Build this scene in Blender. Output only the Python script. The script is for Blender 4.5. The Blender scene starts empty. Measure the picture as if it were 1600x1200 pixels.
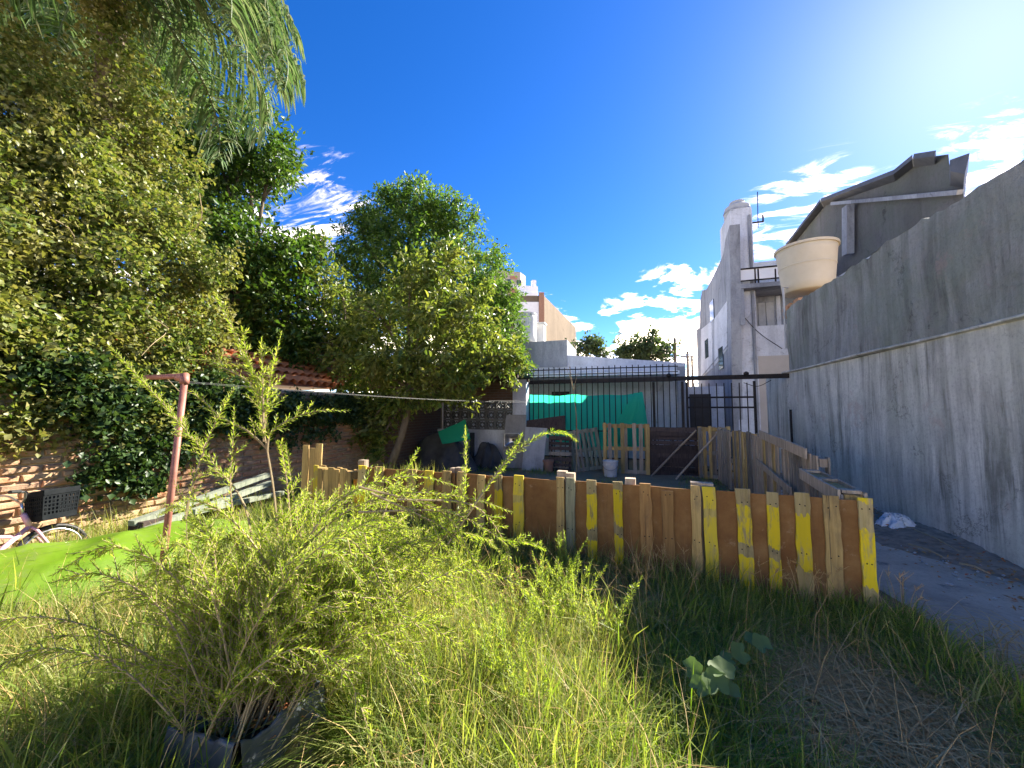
import bpy, math, random
import numpy as np
from mathutils import Vector, Matrix

# ------------------------------------------------------------------ camera, sky, sun, exposure
R = math.radians
S = bpy.context.scene
COL = S.collection
rng = np.random.default_rng(7)
random.seed(7)
CAM_H, YAW, PITCH, FPX = 1.6, R(17.1), R(3.81), 600.0

cam_d = bpy.data.cameras.new('camera')
cam = bpy.data.objects.new('camera', cam_d)
COL.objects.link(cam)
cam.location = (0, 0, CAM_H)
cam.rotation_euler = (math.pi / 2 + PITCH, 0, YAW)
cam_d.sensor_width = 36
cam_d.lens = 36 * FPX / 1600
cam_d.clip_start = 0.05
cam_d.clip_end = 2000
S.camera = cam

def ray(px, py):
    """direction of the line of sight through a point of the photograph (X = across the yard, Y = along it)"""
    a, b = (px - 800) / FPX, (600 - py) / FPX
    y = math.cos(PITCH) - b * math.sin(PITCH)
    z = math.sin(PITCH) + b * math.cos(PITCH)
    return Vector((a * math.cos(YAW) - y * math.sin(YAW), a * math.sin(YAW) + y * math.cos(YAW), z))
FWD = Vector((-math.sin(YAW), math.cos(YAW), 0))
RGT = Vector((math.cos(YAW), math.sin(YAW), 0))
O = Vector((0, 0, CAM_H))
def atD(px, py, D): d = ray(px, py); return O + d * (D / d.dot(FWD))
def atz(px, py, z): d = ray(px, py); return O + d * ((z - CAM_H) / d.z)
def atv(px, py, v): d = ray(px, py); return O + d * (v / d.y)
def atu(px, py, u): d = ray(px, py); return O + d * (u / d.x)

SUN = ray(1560, 14).normalized()
sun_el = math.asin(SUN.z)
sun_az = math.atan2(SUN.x, SUN.y)
SKY_STRENGTH, SUN_STRENGTH, EXPOSURE = 0.056, 3.5, 2.55

W = bpy.data.worlds.new('World'); S.world = W; W.use_nodes = True
wt = W.node_tree; wt.nodes.clear()
def N(nt, t, **kw):
    n = nt.nodes.new(t)
    for k, v in kw.items():
        if k.startswith('i_'):
            key = k[2:]
            key = int(key) if key.isdigit() else key
            n.inputs[key].default_value = v
        else:
            setattr(n, k, v)
    return n
def math_(nt, op, a, b=None, c=None, clamp=False):
    n = N(nt, 'ShaderNodeMath', operation=op); n.use_clamp = clamp
    for i, x in enumerate((a, b, c)):
        if x is None: continue
        if isinstance(x, (int, float)): n.inputs[i].default_value = x
        else: nt.links.new(x, n.inputs[i])
    return n.outputs[0]
def ramp_(nt, fac, stops, interp='LINEAR'):
    n = N(nt, 'ShaderNodeValToRGB'); r = n.color_ramp; r.interpolation = interp
    while len(r.elements) > 1: r.elements.remove(r.elements[-1])
    for i, (p, c) in enumerate(stops):
        e = r.elements[0] if i == 0 else r.elements.new(p)
        e.position = p
        c = (c, c, c) if isinstance(c, (int, float)) else c
        e.color = (*c, 1)
    nt.links.new(fac, n.inputs[0]); return n.outputs[0]
def mix_(nt, fac, a, b, blend='MIX'):
    n = N(nt, 'ShaderNodeMix', data_type='RGBA', blend_type=blend)
    for i, x in ((0, fac), (6, a), (7, b)):
        if isinstance(x, (int, float)): n.inputs[i].default_value = x
        elif isinstance(x, tuple): n.inputs[i].default_value = (*x, 1)
        else: nt.links.new(x, n.inputs[i])
    return n.outputs[2]
def map_(nt, vec, scale=(1, 1, 1), loc=(0, 0, 0), rot=(0, 0, 0)):
    n = N(nt, 'ShaderNodeMapping'); nt.links.new(vec, n.inputs[0])
    n.inputs['Scale'].default_value = scale; n.inputs['Location'].default_value = loc; n.inputs['Rotation'].default_value = rot
    return n.outputs[0]
def noise_(nt, vec, scale, detail=4, rough=0.55, dist=0.0):
    n = N(nt, 'ShaderNodeTexNoise'); nt.links.new(vec, n.inputs['Vector'])
    n.inputs['Scale'].default_value = scale; n.inputs['Detail'].default_value = detail
    n.inputs['Roughness'].default_value = rough; n.inputs['Distortion'].default_value = dist
    return n.outputs[0]

sky = N(wt, 'ShaderNodeTexSky', sky_type='NISHITA', sun_disc=False, sun_elevation=sun_el, sun_rotation=sun_az,
        altitude=50, air_density=0.7, dust_density=0.12, ozone_density=3.0)
hs = N(wt, 'ShaderNodeHueSaturation', i_Saturation=1.32, i_Hue=0.512, i_Value=1.0)
wt.links.new(sky.outputs[0], hs.inputs['Color'])
tc = N(wt, 'ShaderNodeTexCoord').outputs['Generated']
sep = N(wt, 'ShaderNodeSeparateXYZ'); wt.links.new(tc, sep.inputs[0])
zc = math_(wt, 'MAXIMUM', sep.outputs[2], 0.02)
flat = N(wt, 'ShaderNodeCombineXYZ')
zz = math_(wt, 'ADD', zc, 0.12)
wt.links.new(math_(wt, 'DIVIDE', sep.outputs[0], zz), flat.inputs[0])
wt.links.new(math_(wt, 'DIVIDE', sep.outputs[1], zz), flat.inputs[1])
wisp = noise_(wt, map_(wt, flat.outputs[0], (1.3, 3.6, 1), rot=(0, 0, R(-35))), 2.6, 10, 0.66, 0.8)
puff = noise_(wt, map_(wt, flat.outputs[0], (1, 1, 1), (3.7, 1.3, 0)), 3.0, 9, 0.6, 0.3)
def sky_blob(px, py, a_in, a_out):
    d = ray(px, py).normalized()
    n = N(wt, 'ShaderNodeVectorMath', operation='DOT_PRODUCT'); wt.links.new(tc, n.inputs[0]); n.inputs[1].default_value = d
    m = N(wt, 'ShaderNodeMapRange', interpolation_type='SMOOTHSTEP')
    wt.links.new(n.outputs['Value'], m.inputs[0])
    m.inputs[1].default_value = math.cos(R(a_out)); m.inputs[2].default_value = math.cos(R(a_in))
    return m.outputs[0]
def addup(xs):
    a = xs[0]
    for b in xs[1:]: a = math_(wt, 'ADD', a, b)
    return math_(wt, 'MINIMUM', a, 1.0)
m_w = addup([sky_blob(450, 330, 2, 9), sky_blob(520, 300, 0.5, 6), sky_blob(1235, 350, 2, 8), sky_blob(1300, 310, 1, 6), sky_blob(1530, 270, 1, 7), sky_blob(1190, 400, 1, 5)])
m_p = addup([sky_blob(1070, 520, 2, 10), sky_blob(1000, 520, 0.5, 5), sky_blob(1110, 380, 0.5, 6)])
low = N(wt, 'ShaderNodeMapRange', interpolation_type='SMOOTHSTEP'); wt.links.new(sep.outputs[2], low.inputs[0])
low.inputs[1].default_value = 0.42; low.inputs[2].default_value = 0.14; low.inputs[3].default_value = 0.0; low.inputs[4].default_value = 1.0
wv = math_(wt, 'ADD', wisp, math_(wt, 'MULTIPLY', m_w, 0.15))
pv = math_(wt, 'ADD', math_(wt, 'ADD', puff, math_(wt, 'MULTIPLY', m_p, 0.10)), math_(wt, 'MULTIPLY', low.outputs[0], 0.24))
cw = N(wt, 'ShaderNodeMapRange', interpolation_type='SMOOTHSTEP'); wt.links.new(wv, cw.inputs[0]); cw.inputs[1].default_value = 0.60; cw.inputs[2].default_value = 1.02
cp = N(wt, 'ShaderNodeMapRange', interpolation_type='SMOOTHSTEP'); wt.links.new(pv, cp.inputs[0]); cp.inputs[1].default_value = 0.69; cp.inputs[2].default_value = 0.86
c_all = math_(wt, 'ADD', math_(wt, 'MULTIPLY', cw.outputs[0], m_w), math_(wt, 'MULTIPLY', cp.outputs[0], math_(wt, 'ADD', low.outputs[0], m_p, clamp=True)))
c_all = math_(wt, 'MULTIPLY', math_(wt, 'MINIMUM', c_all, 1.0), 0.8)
skyc = mix_(wt, c_all, hs.outputs[0], (45.0, 37.0, 26.5))  # clouds made brighter than real all round the horizon, to fill the shade
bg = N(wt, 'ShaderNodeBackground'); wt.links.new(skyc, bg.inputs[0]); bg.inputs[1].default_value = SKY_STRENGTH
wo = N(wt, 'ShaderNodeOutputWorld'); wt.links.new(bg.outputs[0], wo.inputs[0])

sun_d = bpy.data.lights.new('sun', 'SUN'); sun_d.energy = SUN_STRENGTH; sun_d.angle = R(0.53); sun_d.color = (1.0, 0.93, 0.80)
sun = bpy.data.objects.new('sun', sun_d); COL.objects.link(sun)
sun.location = SUN * 60; sun.rotation_euler = SUN.to_track_quat('Z', 'Y').to_euler()
vs = S.view_settings
vs.view_transform = 'Standard'; vs.look = 'None'; vs.gamma = 1; vs.use_curve_mapping = False; vs.exposure = EXPOSURE
S.render.engine = 'CYCLES'
S.cycles.max_bounces = 5; S.cycles.diffuse_bounces = 3; S.cycles.glossy_bounces = 2; S.cycles.transmission_bounces = 4; S.cycles.transparent_max_bounces = 4

# ------------------------------------------------------------------ mesh helpers
def tag(o, label=None, cat=None, group=None, kind=None):
    if label: o['label'] = label
    if cat: o['category'] = cat
    if group: o['group'] = group
    if kind: o['kind'] = kind
    return o
def thing(name, label, cat, loc=(0, 0, 0), rz=0, group=None):
    o = bpy.data.objects.new(name, None); COL.objects.link(o)
    o.location = loc; o.rotation_euler = (0, 0, rz); o.empty_display_size = 0.1
    return tag(o, label, cat, group)
def root_loc(p):
    v = Vector((0, 0, 0))
    while p is not None: v += p.location; p = p.parent
    return v
def link(name, me, parent=None, mat=None, local=False, smooth=False):
    """links a mesh given in world coordinates; its origin goes to its base (or to its parent's place)"""
    o = bpy.data.objects.new(name, me); COL.objects.link(o)
    if not local and len(me.vertices):
        co = np.empty(len(me.vertices) * 3, np.float32); me.vertices.foreach_get('co', co); co = co.reshape(-1, 3)
        if parent is not None:
            off = np.array(root_loc(parent))
        else:
            off = np.array([(co[:, 0].min() + co[:, 0].max()) / 2, (co[:, 1].min() + co[:, 1].max()) / 2, co[:, 2].min()])
            o.location = off
        co = co - off
        me.vertices.foreach_set('co', co.astype(np.float32).ravel())
    if parent is not None: o.parent = parent
    if mat is not None: me.materials.append(mat)
    if smooth: me.polygons.foreach_set('use_smooth', [True] * len(me.polygons))
    me.update()
    return o
def mesh_tris(name, V, T, attrs=None):
    me = bpy.data.meshes.new(name)
    V = np.asarray(V, np.float32); T = np.asarray(T, np.int32)
    me.vertices.add(len(V)); me.vertices.foreach_set('co', V.ravel())
    me.loops.add(T.size); me.loops.foreach_set('vertex_index', T.ravel())
    k = T.shape[1]
    me.polygons.add(len(T)); me.polygons.foreach_set('loop_start', np.arange(0, T.size, k, dtype=np.int32))
    me.polygons.foreach_set('loop_total', np.full(len(T), k, np.int32))
    if attrs:
        for an, arr in attrs.items():
            a = me.attributes.new(an, 'FLOAT', 'POINT'); a.data.foreach_set('value', np.asarray(arr, np.float32))
    me.update(calc_edges=True)
    return me

class MB:
    def __init__(s): s.v = []; s.f = []
    def add(s, vs, fs):
        k = len(s.v); s.v += [tuple(v) for v in vs]; s.f += [tuple(i + k for i in f) for f in fs]; return s
    def box(s, x0, x1, y0, y1, z0, z1):
        return s.add([(x0, y0, z0), (x1, y0, z0), (x1, y1, z0), (x0, y1, z0), (x0, y0, z1), (x1, y0, z1), (x1, y1, z1), (x0, y1, z1)],
                     [(3, 2, 1, 0), (4, 5, 6, 7), (0, 1, 5, 4), (1, 2, 6, 5), (2, 3, 7, 6), (3, 0, 4, 7)])
    def beam(s, p, q, w, t, side=None, jit=0.0, seg=1):
        """board from p to q, w wide along 'side', t thick across it"""
        p, q = Vector(p), Vector(q); d = (q - p).normalized()
        sd = Vector(side) if side is not None else (Vector((1, 0, 0)) if abs(d.z) > 0.9 else Vector((0, 0, 1)))
        sd = (sd - d * sd.dot(d)).normalized(); n = d.cross(sd)
        k = len(s.v)
        for i in range(seg + 1):
            c = p + (q - p) * (i / seg)
            ww = w * (1 + random.uniform(-jit, jit)); off = sd * (w * random.uniform(-jit, jit) * 0.5)
            e = d * (random.uniform(-jit, jit) * w * 0.3 if i in (0, seg) else 0)
            for a, b in ((-1, -1), (1, -1), (1, 1), (-1, 1)):
                s.v.append(tuple(c + off + e + sd * (a * ww / 2) + n * (b * t / 2)))
        for i in range(seg):
            a = k + i * 4; b = a + 4
            for j in range(4): s.f.append((a + j, a + (j + 1) % 4, b + (j + 1) % 4, b + j))
        s.f.append((k + 3, k + 2, k + 1, k)); e = k + seg * 4; s.f.append((e, e + 1, e + 2, e + 3))
        return s
    def tube(s, pts, rad, n=6, cap=True):
        pts = [Vector(p) for p in pts]; m = len(pts)
        if isinstance(rad, (int, float)): rad = [rad] * m
        k = len(s.v); prev = None
        for i, p in enumerate(pts):
            d = (pts[min(i + 1, m - 1)] - pts[max(i - 1, 0)])
            d = d.normalized() if d.length > 1e-9 else Vector((0, 0, 1))
            if prev is None:
                a = Vector((0, 0, 1)) if abs(d.z) < 0.9 else Vector((1, 0, 0)); x = d.cross(a).normalized()
            else:
                x = (prev - d * prev.dot(d)); x = x.normalized() if x.length > 1e-6 else d.orthogonal().normalized()
            prev = x; y = d.cross(x)
            for j in range(n):
                t = 2 * math.pi * j / n
                s.v.append(tuple(p + x * (rad[i] * math.cos(t)) + y * (rad[i] * math.sin(t))))
        for i in range(m - 1):
            for j in range(n):
                a = k + i * n; b = a + n
                s.f.append((a + j, a + (j + 1) % n, b + (j + 1) % n, b + j))
        if cap:
            s.f.append(tuple(k + j for j in reversed(range(n)))); s.f.append(tuple(k + (m - 1) * n + j for j in range(n)))
        return s
    def lathe(s, c, prof, n=24, cap=True):
        c = Vector(c); k = len(s.v)
        for r, z in prof:
            for j in range(n):
                t = 2 * math.pi * j / n; s.v.append((c.x + r * math.cos(t), c.y + r * math.sin(t), c.z + z))
        for i in range(len(prof) - 1):
            for j in range(n):
                a = k + i * n; b = a + n; s.f.append((a + j, a + (j + 1) % n, b + (j + 1) % n, b + j))
        if cap:
            s.f.append(tuple(k + j for j in reversed(range(n)))); s.f.append(tuple(k + (len(prof) - 1) * n + j for j in range(n)))
        return s
    def prism(s, poly, ext):
        """flat polygon (3D points) pushed along ext"""
        ext = Vector(ext); n = len(poly); k = len(s.v)
        s.v += [tuple(Vector(p)) for p in poly] + [tuple(Vector(p) + ext) for p in poly]
        s.f.append(tuple(k + i for i in range(n))); s.f.append(tuple(k + n + i for i in reversed(range(n))))
        for i in range(n): s.f.append((k + i, k + n + i, k + n + (i + 1) % n, k + (i + 1) % n))
        return s
    def grid(s, fn, nu, nv):
        k = len(s.v)
        for j in range(nv + 1):
            for i in range(nu + 1): s.v.append(tuple(fn(i / nu, j / nv)))
        for j in range(nv):
            for i in range(nu):
                a = k + j * (nu + 1) + i; s.f.append((a, a + 1, a + nu + 2, a + nu + 1))
        return s
    def build(s, name, mat, parent=None, local=False, smooth=False, bevel=0):
        me = bpy.data.meshes.new(name); me.from_pydata(s.v, [], s.f)
        o = link(name, me, parent, mat, local, smooth)
        if bevel:
            b = o.modifiers.new('bevel', 'BEVEL'); b.width = bevel; b.segments = 2; b.limit_method = 'ANGLE'
        return o
def unit(A): return A / np.maximum(np.linalg.norm(A, axis=1, keepdims=True), 1e-9)
def leaf_arrays(P, D, Nn, L, Wd, fold=0.25, six=False):
    """leaf blades: P base points, D axes, Nn normals, L lengths, Wd widths"""
    D = unit(D); Sd = unit(np.cross(D, Nn)); Nn = np.cross(Sd, D)
    L = L[:, None]; Wd = Wd[:, None]; n = len(P)
    if six:
        b = P; t = P + D * L - Nn * L * 0.18
        l1 = P + D * L * .33 + Sd * Wd * .46 + Nn * Wd * fold; r1 = P + D * L * .33 - Sd * Wd * .46 + Nn * Wd * fold
        l2 = P + D * L * .70 + Sd * Wd * .40 + Nn * (Wd * fold - L * .07); r2 = P + D * L * .70 - Sd * Wd * .40 + Nn * (Wd * fold - L * .07)
        m1 = P + D * L * .5 - Nn * L * .02
        V = np.stack([b, r1, r2, t, l2, l1, m1], 1).reshape(-1, 3)
        T = np.array([[0, 1, 6], [1, 2, 6], [2, 3, 6], [3, 4, 6], [4, 5, 6], [5, 0, 6]])
        F = (np.arange(n)[:, None, None] * 7 + T[None]).reshape(-1, 3)
        return V, F
    b = P; t = P + D * L
    l = P + D * L * .45 + Sd * Wd * .5 + Nn * Wd * fold; r = P + D * L * .45 - Sd * Wd * .5 + Nn * Wd * fold
    V = np.stack([b, r, t, l], 1).reshape(-1, 3)
    T = np.array([[0, 1, 2], [0, 2, 3]])
    F = (np.arange(n)[:, None, None] * 4 + T[None]).reshape(-1, 3)
    return V, F
def leaves(name, P, D, Nn, L, Wd, mat, parent=None, fold=0.25, six=False):
    V, F = leaf_arrays(P, D, Nn, L, Wd, fold, six)
    return link(name, mesh_tris(name, V, F), parent, mat)
def spline(pts, n):
    """smooth curve through the points (Catmull-Rom)"""
    P = [Vector(p) for p in pts]
    P = [P[0] * 2 - P[1]] + P + [P[-1] * 2 - P[-2]]
    out = []; m = len(P) - 3
    for k in range(n + 1):
        t = k / n * m; i = min(int(t), m - 1); t -= i
        a, b, c, d = P[i:i + 4]
        out.append(0.5 * ((2 * b) + (c - a) * t + (2 * a - 5 * b + 4 * c - d) * t * t + (3 * b - a - 3 * c + d) * t ** 3))
    return out

# ------------------------------------------------------------------ materials
def new_mat(name):
    m = bpy.data.materials.new(name); m.use_nodes = True; nt = m.node_tree
    b = nt.nodes['Principled BSDF']
    return m, nt, b
def pos(nt): return N(nt, 'ShaderNodeNewGeometry').outputs['Position']
def objc(nt): return N(nt, 'ShaderNodeTexCoord').outputs['Object']
def bump_(nt, b, h, strength=0.3, dist=0.02):
    n = N(nt, 'ShaderNodeBump'); n.inputs['Strength'].default_value = strength; n.inputs['Distance'].default_value = dist
    nt.links.new(h, n.inputs['Height']); nt.links.new(n.outputs[0], b.inputs['Normal'])
def simple(name, c1, c2, scale=6, rough=0.8, metal=0.0, bump=0.15, stretch=(1, 1, 1), dist=0.01, spec=0.3, rnd=0.0):
    """two-tone mottled surface"""
    m, nt, b = new_mat(name)
    p = map_(nt, pos(nt), stretch)
    f = noise_(nt, p, scale, 6, 0.62)
    col = ramp_(nt, f, [(0.3, c1), (0.7, c2)])
    if rnd:
        r = N(nt, 'ShaderNodeObjectInfo').outputs['Random']
        v = math_(nt, 'ADD', math_(nt, 'MULTIPLY', r, 2 * rnd), 1 - rnd)
        h = N(nt, 'ShaderNodeHueSaturation'); nt.links.new(v, h.inputs['Value']); nt.links.new(col, h.inputs['Color']); col = h.outputs[0]
    nt.links.new(col, b.inputs['Base Color'])
    b.inputs['Roughness'].default_value = rough; b.inputs['Metallic'].default_value = metal; b.inputs['Specular IOR Level'].default_value = spec
    if bump: bump_(nt, b, f, bump, dist)
    return m
def leaf_mat(name, cols, trans=0.4, rough=0.45, tcol=(1.25, 1.3, 0.6), patch=None, spec=0.35):
    m, nt, b = new_mat(name)
    g = N(nt, 'ShaderNodeNewGeometry')
    col = ramp_(nt, g.outputs['Random Per Island'], [(i / max(1, len(cols) - 1), c) for i, c in enumerate(cols)])
    if patch:
        f = noise_(nt, g.outputs['Position'], patch[1], 3, 0.6)
        f = ramp_(nt, f, [(0.45, 0.0), (0.62, 1.0)])
        col = mix_(nt, math_(nt, 'MULTIPLY', f, patch[2]), col, patch[0])
    nt.links.new(col, b.inputs['Base Color']); b.inputs['Roughness'].default_value = rough; b.inputs['Specular IOR Level'].default_value = spec
    t = N(nt, 'ShaderNodeBsdfTranslucent')
    nt.links.new(mix_(nt, 1.0, col, tcol, 'MULTIPLY'), t.inputs[0])
    mx = N(nt, 'ShaderNodeMixShader'); mx.inputs[0].default_value = trans
    nt.links.new(b.outputs[0], mx.inputs[1]); nt.links.new(t.outputs[0], mx.inputs[2])
    nt.links.new(mx.outputs[0], nt.nodes['Material Output'].inputs[0])
    return m
def wood(name, c1, c2, dark=(0.05, 0.04, 0.03), stain=0.4, paint=None, bands=None, rnd=0.25, rough=0.8):
    """weathered board; grain along local Z. paint: colour of worn paint, bands: bare stretches (z from, z to)"""
    m, nt, b = new_mat(name)
    oi = N(nt, 'ShaderNodeObjectInfo'); oc = objc(nt); r = oi.outputs['Random']
    off = N(nt, 'ShaderNodeCombineXYZ')
    for i in range(3): nt.links.new(math_(nt, 'MULTIPLY', r, 17.3 + 9 * i), off.inputs[i])
    va = N(nt, 'ShaderNodeVectorMath', operation='ADD'); nt.links.new(oc, va.inputs[0]); nt.links.new(off.outputs[0], va.inputs[1]); vec = va.outputs[0]
    g = noise_(nt, map_(nt, vec, (38, 38, 2.2)), 1.0, 6, 0.65, 0.4)
    col = ramp_(nt, g, [(0.30, tuple(x * 0.8 for x in c1)), (0.68, c2)])
    st = noise_(nt, map_(nt, vec, (9, 9, 3)), 1.0, 5, 0.65)
    sm = ramp_(nt, st, [(0.50, 0.0), (0.68, 1.0)])
    col = mix_(nt, math_(nt, 'MULTIPLY', sm, stain), col, dark)
    sp = ramp_(nt, noise_(nt, map_(nt, vec, (70, 70, 1.1), (5, 2, 9)), 1.0, 3, 0.5, 0.2), [(0.63, 0.0), (0.68, 0.8)])
    col = mix_(nt, sp, col, tuple(x * 0.6 for x in dark))
    if paint:
        w = noise_(nt, map_(nt, vec, (26, 26, 5)), 1.0, 6, 0.7)
        k = ramp_(nt, w, [(0.35, 0.0), (0.50, 0.97)])
        if bands:
            sz = N(nt, 'ShaderNodeSeparateXYZ'); nt.links.new(oc, sz.inputs[0]); z = sz.outputs[2]
            wob = math_(nt, 'ADD', math_(nt, 'MULTIPLY', math_(nt, 'SUBTRACT', st, 0.5), 0.22), math_(nt, 'ADD', math_(nt, 'MULTIPLY', math_(nt, 'SUBTRACT', g, 0.5), 0.10), math_(nt, 'MULTIPLY', math_(nt, 'SUBTRACT', r, 0.5), 0.12)))
            z = math_(nt, 'ADD', z, wob)
            for a, c in bands:
                mid, half = (a + c) / 2, (c - a) / 2
                inside = math_(nt, 'LESS_THAN', math_(nt, 'ABSOLUTE', math_(nt, 'SUBTRACT', z, mid)), half)
                k = math_(nt, 'MULTIPLY', k, math_(nt, 'SUBTRACT', 1.0, math_(nt, 'MULTIPLY', inside, 0.9)))
        pc = mix_(nt, math_(nt, 'MULTIPLY', g, 0.35), paint, tuple(x * 0.55 for x in paint))
        col = mix_(nt, k, col, pc)
    h = N(nt, 'ShaderNodeHueSaturation'); nt.links.new(math_(nt, 'ADD', math_(nt, 'MULTIPLY', r, 2 * rnd), 1 - rnd), h.inputs['Value']); nt.links.new(col, h.inputs['Color'])
    nt.links.new(h.outputs[0], b.inputs['Base Color']); b.inputs['Roughness'].default_value = rough; b.inputs['Specular IOR Level'].default_value = 0.25
    bump_(nt, b, g, 0.35, 0.004)
    return m
def plaster(name, base, stain, moss=None, streak=0.7, top=None, scale=1.0, patch=None, axis='v', rough_=1.0):
    """old render with runs of dirt down its face"""
    m, nt, b = new_mat(name); p = pos(nt)
    sc = (1.0, 2.6, 0.22) if axis == 'v' else (2.6, 1.0, 0.22)
    run = noise_(nt, map_(nt, p, tuple(x * scale for x in sc)), 1.3, 8, 0.68, 0.5)
    mott = noise_(nt, p, 2.1 * scale, 8, 0.7)
    fine = noise_(nt, p, 26 * scale, 5, 0.7)
    k = math_(nt, 'MULTIPLY', ramp_(nt, run, [(0.44, 0.0), (0.60, 1.0)]), streak)
    k2 = ramp_(nt, noise_(nt, map_(nt, p, tuple(x * scale * 2.3 for x in sc), (3, 8, 1)), 1.9, 6, 0.7, 0.6), [(0.52, 0.0), (0.64, 0.55)])
    k = math_(nt, 'MULTIPLY', math_(nt, 'ADD', k, math_(nt, 'MULTIPLY', k2, streak)), ramp_(nt, noise_(nt, p, 0.55 * scale, 5, 0.6), [(0.34, 0.25), (0.62, 1.0)]), clamp=True)
    col = mix_(nt, ramp_(nt, mott, [(0.35, 0.0), (0.7, 1.0)]), base, tuple(x * 0.76 for x in base))
    col = mix_(nt, k, col, stain)
    if moss: col = mix_(nt, math_(nt, 'MULTIPLY', ramp_(nt, noise_(nt, p, 0.9, 6, 0.7), [(0.45, 0.0), (0.65, 1.0)]), 0.6), col, moss)
    if patch: col = mix_(nt, ramp_(nt, noise_(nt, map_(nt, p, (1, 1, 1), (7, 3, 5)), 1.6, 6, 0.7), [(0.60, 0.0), (0.66, 0.55)]), col, patch)
    col = mix_(nt, math_(nt, 'MULTIPLY', ramp_(nt, fine, [(0.5, 0.0), (0.75, 1.0)]), 0.35), col, tuple(x * 0.5 for x in stain))
    nt.links.new(col, b.inputs['Base Color']); b.inputs['Roughness'].default_value = 0.92; b.inputs['Specular IOR Level'].default_value = 0.15
    vo = N(nt, 'ShaderNodeTexVoronoi', feature='DISTANCE_TO_EDGE'); vo.inputs['Scale'].default_value = 0.45 * scale
    wv_ = N(nt, 'ShaderNodeVectorMath', operation='ADD'); nt.links.new(p, wv_.inputs[0])
    cmb = N(nt, 'ShaderNodeCombineXYZ')
    for i in range(3): nt.links.new(math_(nt, 'MULTIPLY', noise_(nt, map_(nt, p, (1, 1, 1), (7 * i, 3, 5 * i)), 2.2 * scale, 6, 0.7), 0.9), cmb.inputs[i])
    nt.links.new(cmb.outputs[0], wv_.inputs[1]); nt.links.new(wv_.outputs[0], vo.inputs['Vector'])
    crack = math_(nt, 'MULTIPLY', ramp_(nt, vo.outputs['Distance'], [(0.0, 1.0), (0.006, 0.0)]), ramp_(nt, mott, [(0.45, 0.0), (0.6, 1.0)]))
    col = mix_(nt, math_(nt, 'MULTIPLY', crack, 0.7), col, tuple(x * 0.45 for x in stain)); nt.links.new(col, b.inputs['Base Color'])
    bump_(nt, b, math_(nt, 'SUBTRACT', math_(nt, 'ADD', math_(nt, 'MULTIPLY', fine, 0.5), mott), crack), 0.5, 0.03 * rough_)
    return m
def brick_tex(name, c1, c2, mortar, scale=1.0):
    m, nt, b = new_mat(name)
    sp = N(nt, 'ShaderNodeSeparateXYZ'); nt.links.new(pos(nt), sp.inputs[0])
    cb = N(nt, 'ShaderNodeCombineXYZ'); nt.links.new(math_(nt, 'ADD', sp.outputs[0], sp.outputs[1]), cb.inputs[0]); nt.links.new(sp.outputs[2], cb.inputs[1])
    t = N(nt, 'ShaderNodeTexBrick'); nt.links.new(cb.outputs[0], t.inputs['Vector'])
    t.inputs['Color1'].default_value = (*c1, 1); t.inputs['Color2'].default_value = (*c2, 1); t.inputs['Mortar'].default_value = (*mortar, 1)
    t.inputs['Scale'].default_value = scale; t.inputs['Brick Width'].default_value = 0.25; t.inputs['Row Height'].default_value = 0.075; t.inputs['Mortar Size'].default_value = 0.012
    f = noise_(nt, pos(nt), 9, 6, 0.7)
    col = mix_(nt, math_(nt, 'MULTIPLY', f, 0.55), t.outputs[0], mortar)
    nt.links.new(col, b.inputs['Base Color']); b.inputs['Roughness'].default_value = 0.95
    bump_(nt, b, t.outputs['Fac'], -0.6, 0.012)
    return m

M = {}
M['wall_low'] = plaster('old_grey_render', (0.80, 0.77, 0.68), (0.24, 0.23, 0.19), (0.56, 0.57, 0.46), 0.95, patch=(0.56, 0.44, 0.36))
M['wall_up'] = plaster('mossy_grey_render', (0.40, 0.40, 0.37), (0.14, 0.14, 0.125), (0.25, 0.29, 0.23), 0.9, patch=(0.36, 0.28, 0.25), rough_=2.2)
M['white'] = plaster('white_limewash', (0.72, 0.74, 0.78), (0.34, 0.36, 0.38), None, 0.35, scale=0.7)
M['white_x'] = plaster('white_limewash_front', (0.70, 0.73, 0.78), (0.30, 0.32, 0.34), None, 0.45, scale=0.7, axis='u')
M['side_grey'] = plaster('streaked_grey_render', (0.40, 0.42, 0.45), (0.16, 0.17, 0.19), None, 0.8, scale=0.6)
M['tan_wall'] = plaster('tan_party_wall', (0.20, 0.155, 0.11), (0.12, 0.095, 0.07), None, 0.8, scale=0.12)
M['cream'] = plaster('cream_tower', (0.42, 0.39, 0.35), (0.30, 0.28, 0.25), None, 0.3, scale=0.15)
M['beige'] = simple('beige_board', (0.44, 0.40, 0.35), (0.52, 0.48, 0.43), 2, 0.8)
M['dark'] = simple('dark_opening', (0.02, 0.02, 0.022), (0.035, 0.035, 0.04), 3, 0.6)
M['glass'] = simple('window_glass', (0.05, 0.07, 0.09), (0.07, 0.09, 0.11), 1, 0.08, spec=0.6, bump=0)
M['factory'] = plaster('shade_side_render', (0.17, 0.17, 0.165), (0.09, 0.09, 0.085), (0.13, 0.15, 0.12), 0.6, scale=0.5)  # base tone darkened to stand for the wall's shaded side
M['sheet_roof'] = simple('dark_sheet_metal', (0.08, 0.085, 0.09), (0.14, 0.145, 0.15), 3, 0.55, 0.4)
M['iron'] = simple('black_iron', (0.012, 0.012, 0.014), (0.035, 0.028, 0.024), 14, 0.6, 0.3)
M['rust_pipe'] = simple('red_oxide_pipe', (0.22, 0.085, 0.06), (0.36, 0.16, 0.12), 12, 0.55, 0.1)
M['tank_beige'] = simple('beige_tank', (0.55, 0.49, 0.36), (0.62, 0.56, 0.43), 2.5, 0.6, bump=0.05)
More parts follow.
